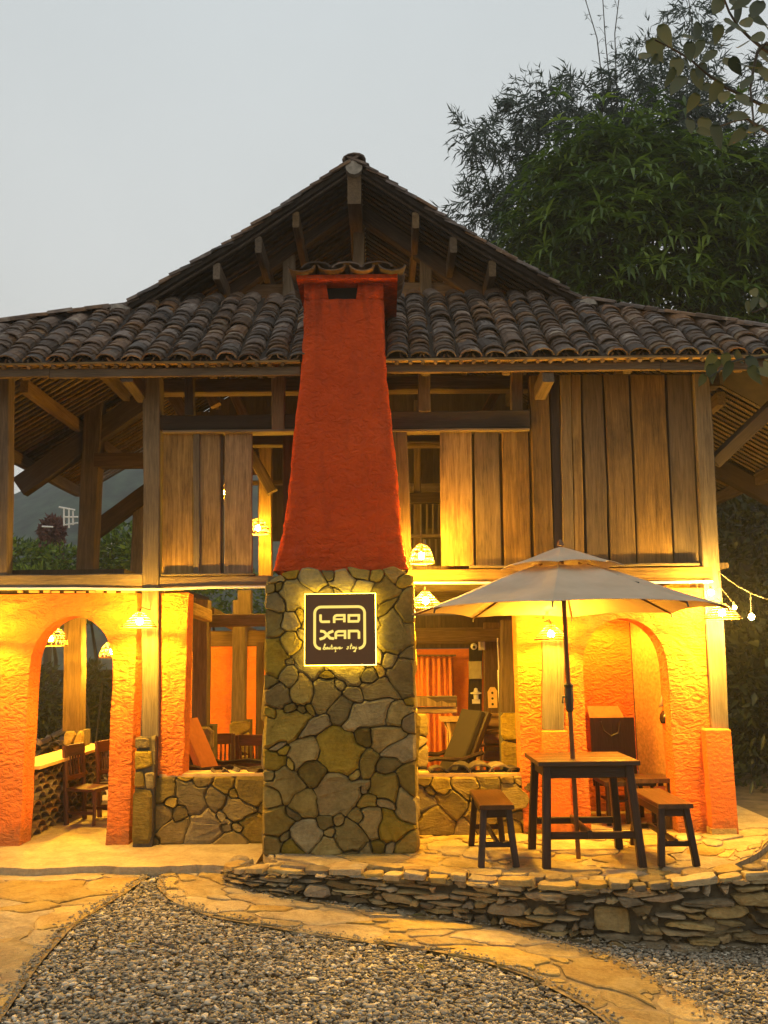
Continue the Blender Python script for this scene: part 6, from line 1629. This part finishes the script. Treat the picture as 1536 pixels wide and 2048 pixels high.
m = MB(); q = P(1321, 1585, 8.28); m.prism([q + V((-.06, 0, .05)), q + V((.05, 0, .06)), q + V((.045, 0, -.05)), q + V((.01, 0, -.03)), q + V((-.03, 0, -.08))], (0, .015, 0)); tag(m.build('orange_cloth', CUSHION), 'orange cloth hanging from the low alcove table', 'cloth')
m = MB(); q = P(1335, 1380, 8.36)
n = 8
for j in range(6):
    f = j/5; wd = .03 + .13*f
    for k in range(n+1): m.v.append(V((q.x + .06 - wd + wd*1.0*k/n, 8.33 + .016*math.sin(k*2.2 + j*.4), q.z + .26 - .42*f + .01*math.sin(k*1.3))))
for j in range(5):
    for k in range(n): m.f.append((j*(n+1)+k, j*(n+1)+k+1, (j+1)*(n+1)+k+1, (j+1)*(n+1)+k))
o = m.build('towel', CLOTH, smooth_=True); s_ = o.modifiers.new('thick', 'SOLIDIFY'); s_.thickness = .008; tag(o, 'beige towel hanging at the right edge of the alcove arch', 'towel')
q = P(1337, 1434, 8.32); m = MB(); m.lathe(q, [(.075, -.055), (.085, -.02), (.078, .025), (.05, .06), (.005, .075)], 14); tag(m.build('helmet', plain('black_helmet', (.015, .014, .013), .25), smooth_=True), 'black helmet hanging under the beige towel', 'helmet')
br_ = thing('broom', (P(1336, 1650, 8.33).x, 8.33, 0), 'wooden broom leaning inside the alcove arch', 'broom'); m = MB(); m.tube([P(1336, 1625, 8.33), P(1349, 1450, 8.34)], .013, 6); m.build('handle', WOOD_RED, br_)
q = P(1335, 1650, 8.33); m = MB(); m.lathe((q.x, 8.33, .0), [(.06, 0), (.055, .10), (.03, .2), (.015, .26)], 9); m.build('bristles', WOOD_DARK, br_)
# fallen leaves on the path, a big boulder built into the wall foot
def boulder(px, py, r_, lab, sd):
    random.seed(sd); c = G(px, py); bm = bmesh.new(); bmesh.ops.create_icosphere(bm, subdivisions=2, radius=1)
    for v in bm.verts: v.co = V((v.co.x*r_*1.25, v.co.y*r_*.7, v.co.z*r_)) * (1 + random.uniform(-.10, .10))
    me = bpy.data.meshes.new('boulder'); bm.to_mesh(me); bm.free(); me.materials.append(STONE_DRY)
    tag(put('boulder', me, M4.Translation(c + V((0, .06, r_*.45)))), lab, 'boulder', 'boulders at the foot of the dry wall')
boulder(1440, 1893, .16, 'largest brown boulder at the foot of the dry wall on the right', 3)
boulder(1510, 1715, .10, 'small boulder at the right end of the terrace rim', 4)
boulder(475, 1752, .10, 'rounded boulder ending the dry wall on the left', 6)
# chips kicked onto the paving and a few fallen leaves
random.seed(151)
ch_m = MB(); t_ = (1 + 5**.5)/2
def chip(p, r_):
    a = random.uniform(0, 6.3); vs = []
    for x, y, z in ((1, 0, 0), (-1, 0, 0), (0, 1, 0), (0, -1, 0), (0, 0, 1), (0, 0, -1), (.6, .6, .4), (-.5, -.7, .3)):
        x, y = x*1.3*r_*random.uniform(.7, 1.2), y*.9*r_*random.uniform(.7, 1.2); vs.append(V((p.x + x*math.cos(a) - y*math.sin(a), p.y + x*math.sin(a) + y*math.cos(a), p.z + z*.55*r_)))
    ch_m.add(vs, [(0, 2, 6), (0, 6, 4), (6, 2, 4), (2, 1, 4), (1, 3, 7), (1, 7, 4), (7, 3, 4), (3, 0, 4), (2, 0, 5), (1, 2, 5), (3, 1, 5), (0, 3, 5)])
for A, B in ((ringI, ringO), (lpR, lpL)):
    for _ in range(420):
        t = random.random(); a, b = poly_lerp(A, t), poly_lerp(B, t); q = a + (b-a).normalized()*abs(random.gauss(0, .05))
        chip(V((q.x, q.y, zg(q.x, q.y) + .028)), random.uniform(.006, .013))
for _ in range(260):
    t = random.uniform(.62, 1); a, b = poly_lerp(ringO, t), poly_lerp(ringI, t); q = a + (b-a).normalized()*abs(random.gauss(0, .06)); chip(V((q.x, q.y, zg(q.x, q.y) + .028)), random.uniform(.006, .013))
for _ in range(320):
    t = random.random(); q = poly_lerp(wbr, t); chip(V((q.x + random.uniform(-.05, .05), q.y - abs(random.gauss(.03, .05)), zg(q.x, q.y) + .03)), random.uniform(.006, .016))
tag(ch_m.build('loose_chips', plain('loose_chip', (.26, .22, .15), .85, nz=.4, sc=70), origin=(0, 5, 0)), 'loose stone chips scattered along the edges of the paving', kind='stuff')
for k, (x, y, lab) in enumerate(((1120, 1838, 'curled brown leaf on the paving below the middle of the dry wall'), (846, 1842, 'small dry leaf on the paving in front of the dry wall'), (838, 1945, 'fallen green leaf on the gravel'), (250, 1900, 'dry leaf on the gravel near the left path'))):
    p = G(x, y); q = put('fallen_leaf', HEARTS[k], M4.Translation(V((p.x, p.y, zg(p.x, p.y) + .045))) @ M4.Rotation(k*1.7, 4, 'Z') @ M4.Rotation(.2, 4, 'X') @ M4.Scale(.075, 4)); tag(q, lab, 'leaf')
hz = MB(); hz.box(-170, 170, -30, 240, -2.0, 47.0)  # volume veils the hill; added over the yard to imitate bloom around bulbs
hm_ = bpy.data.materials.new('dusk_halo_haze'); hm_.use_nodes = True; ht_ = hm_.node_tree; ht_.nodes.clear(); ho = N(ht_, 'ShaderNodeOutputMaterial'); hv_ = N(ht_, 'ShaderNodeVolumePrincipled')
hv_.inputs['Density'].default_value = .0019; hv_.inputs['Color'].default_value = (.95, .96, .96, 1); hv_.inputs['Anisotropy'].default_value = .3; ht_.links.new(hv_.outputs[0], ho.inputs['Volume'])
tag(hz.build('haze', hm_, origin=(0, 0, 0)), 'thin dusk haze on the far hill and added over the yard for lamp halos', kind='stuff')
print('objects', len(bpy.data.objects))
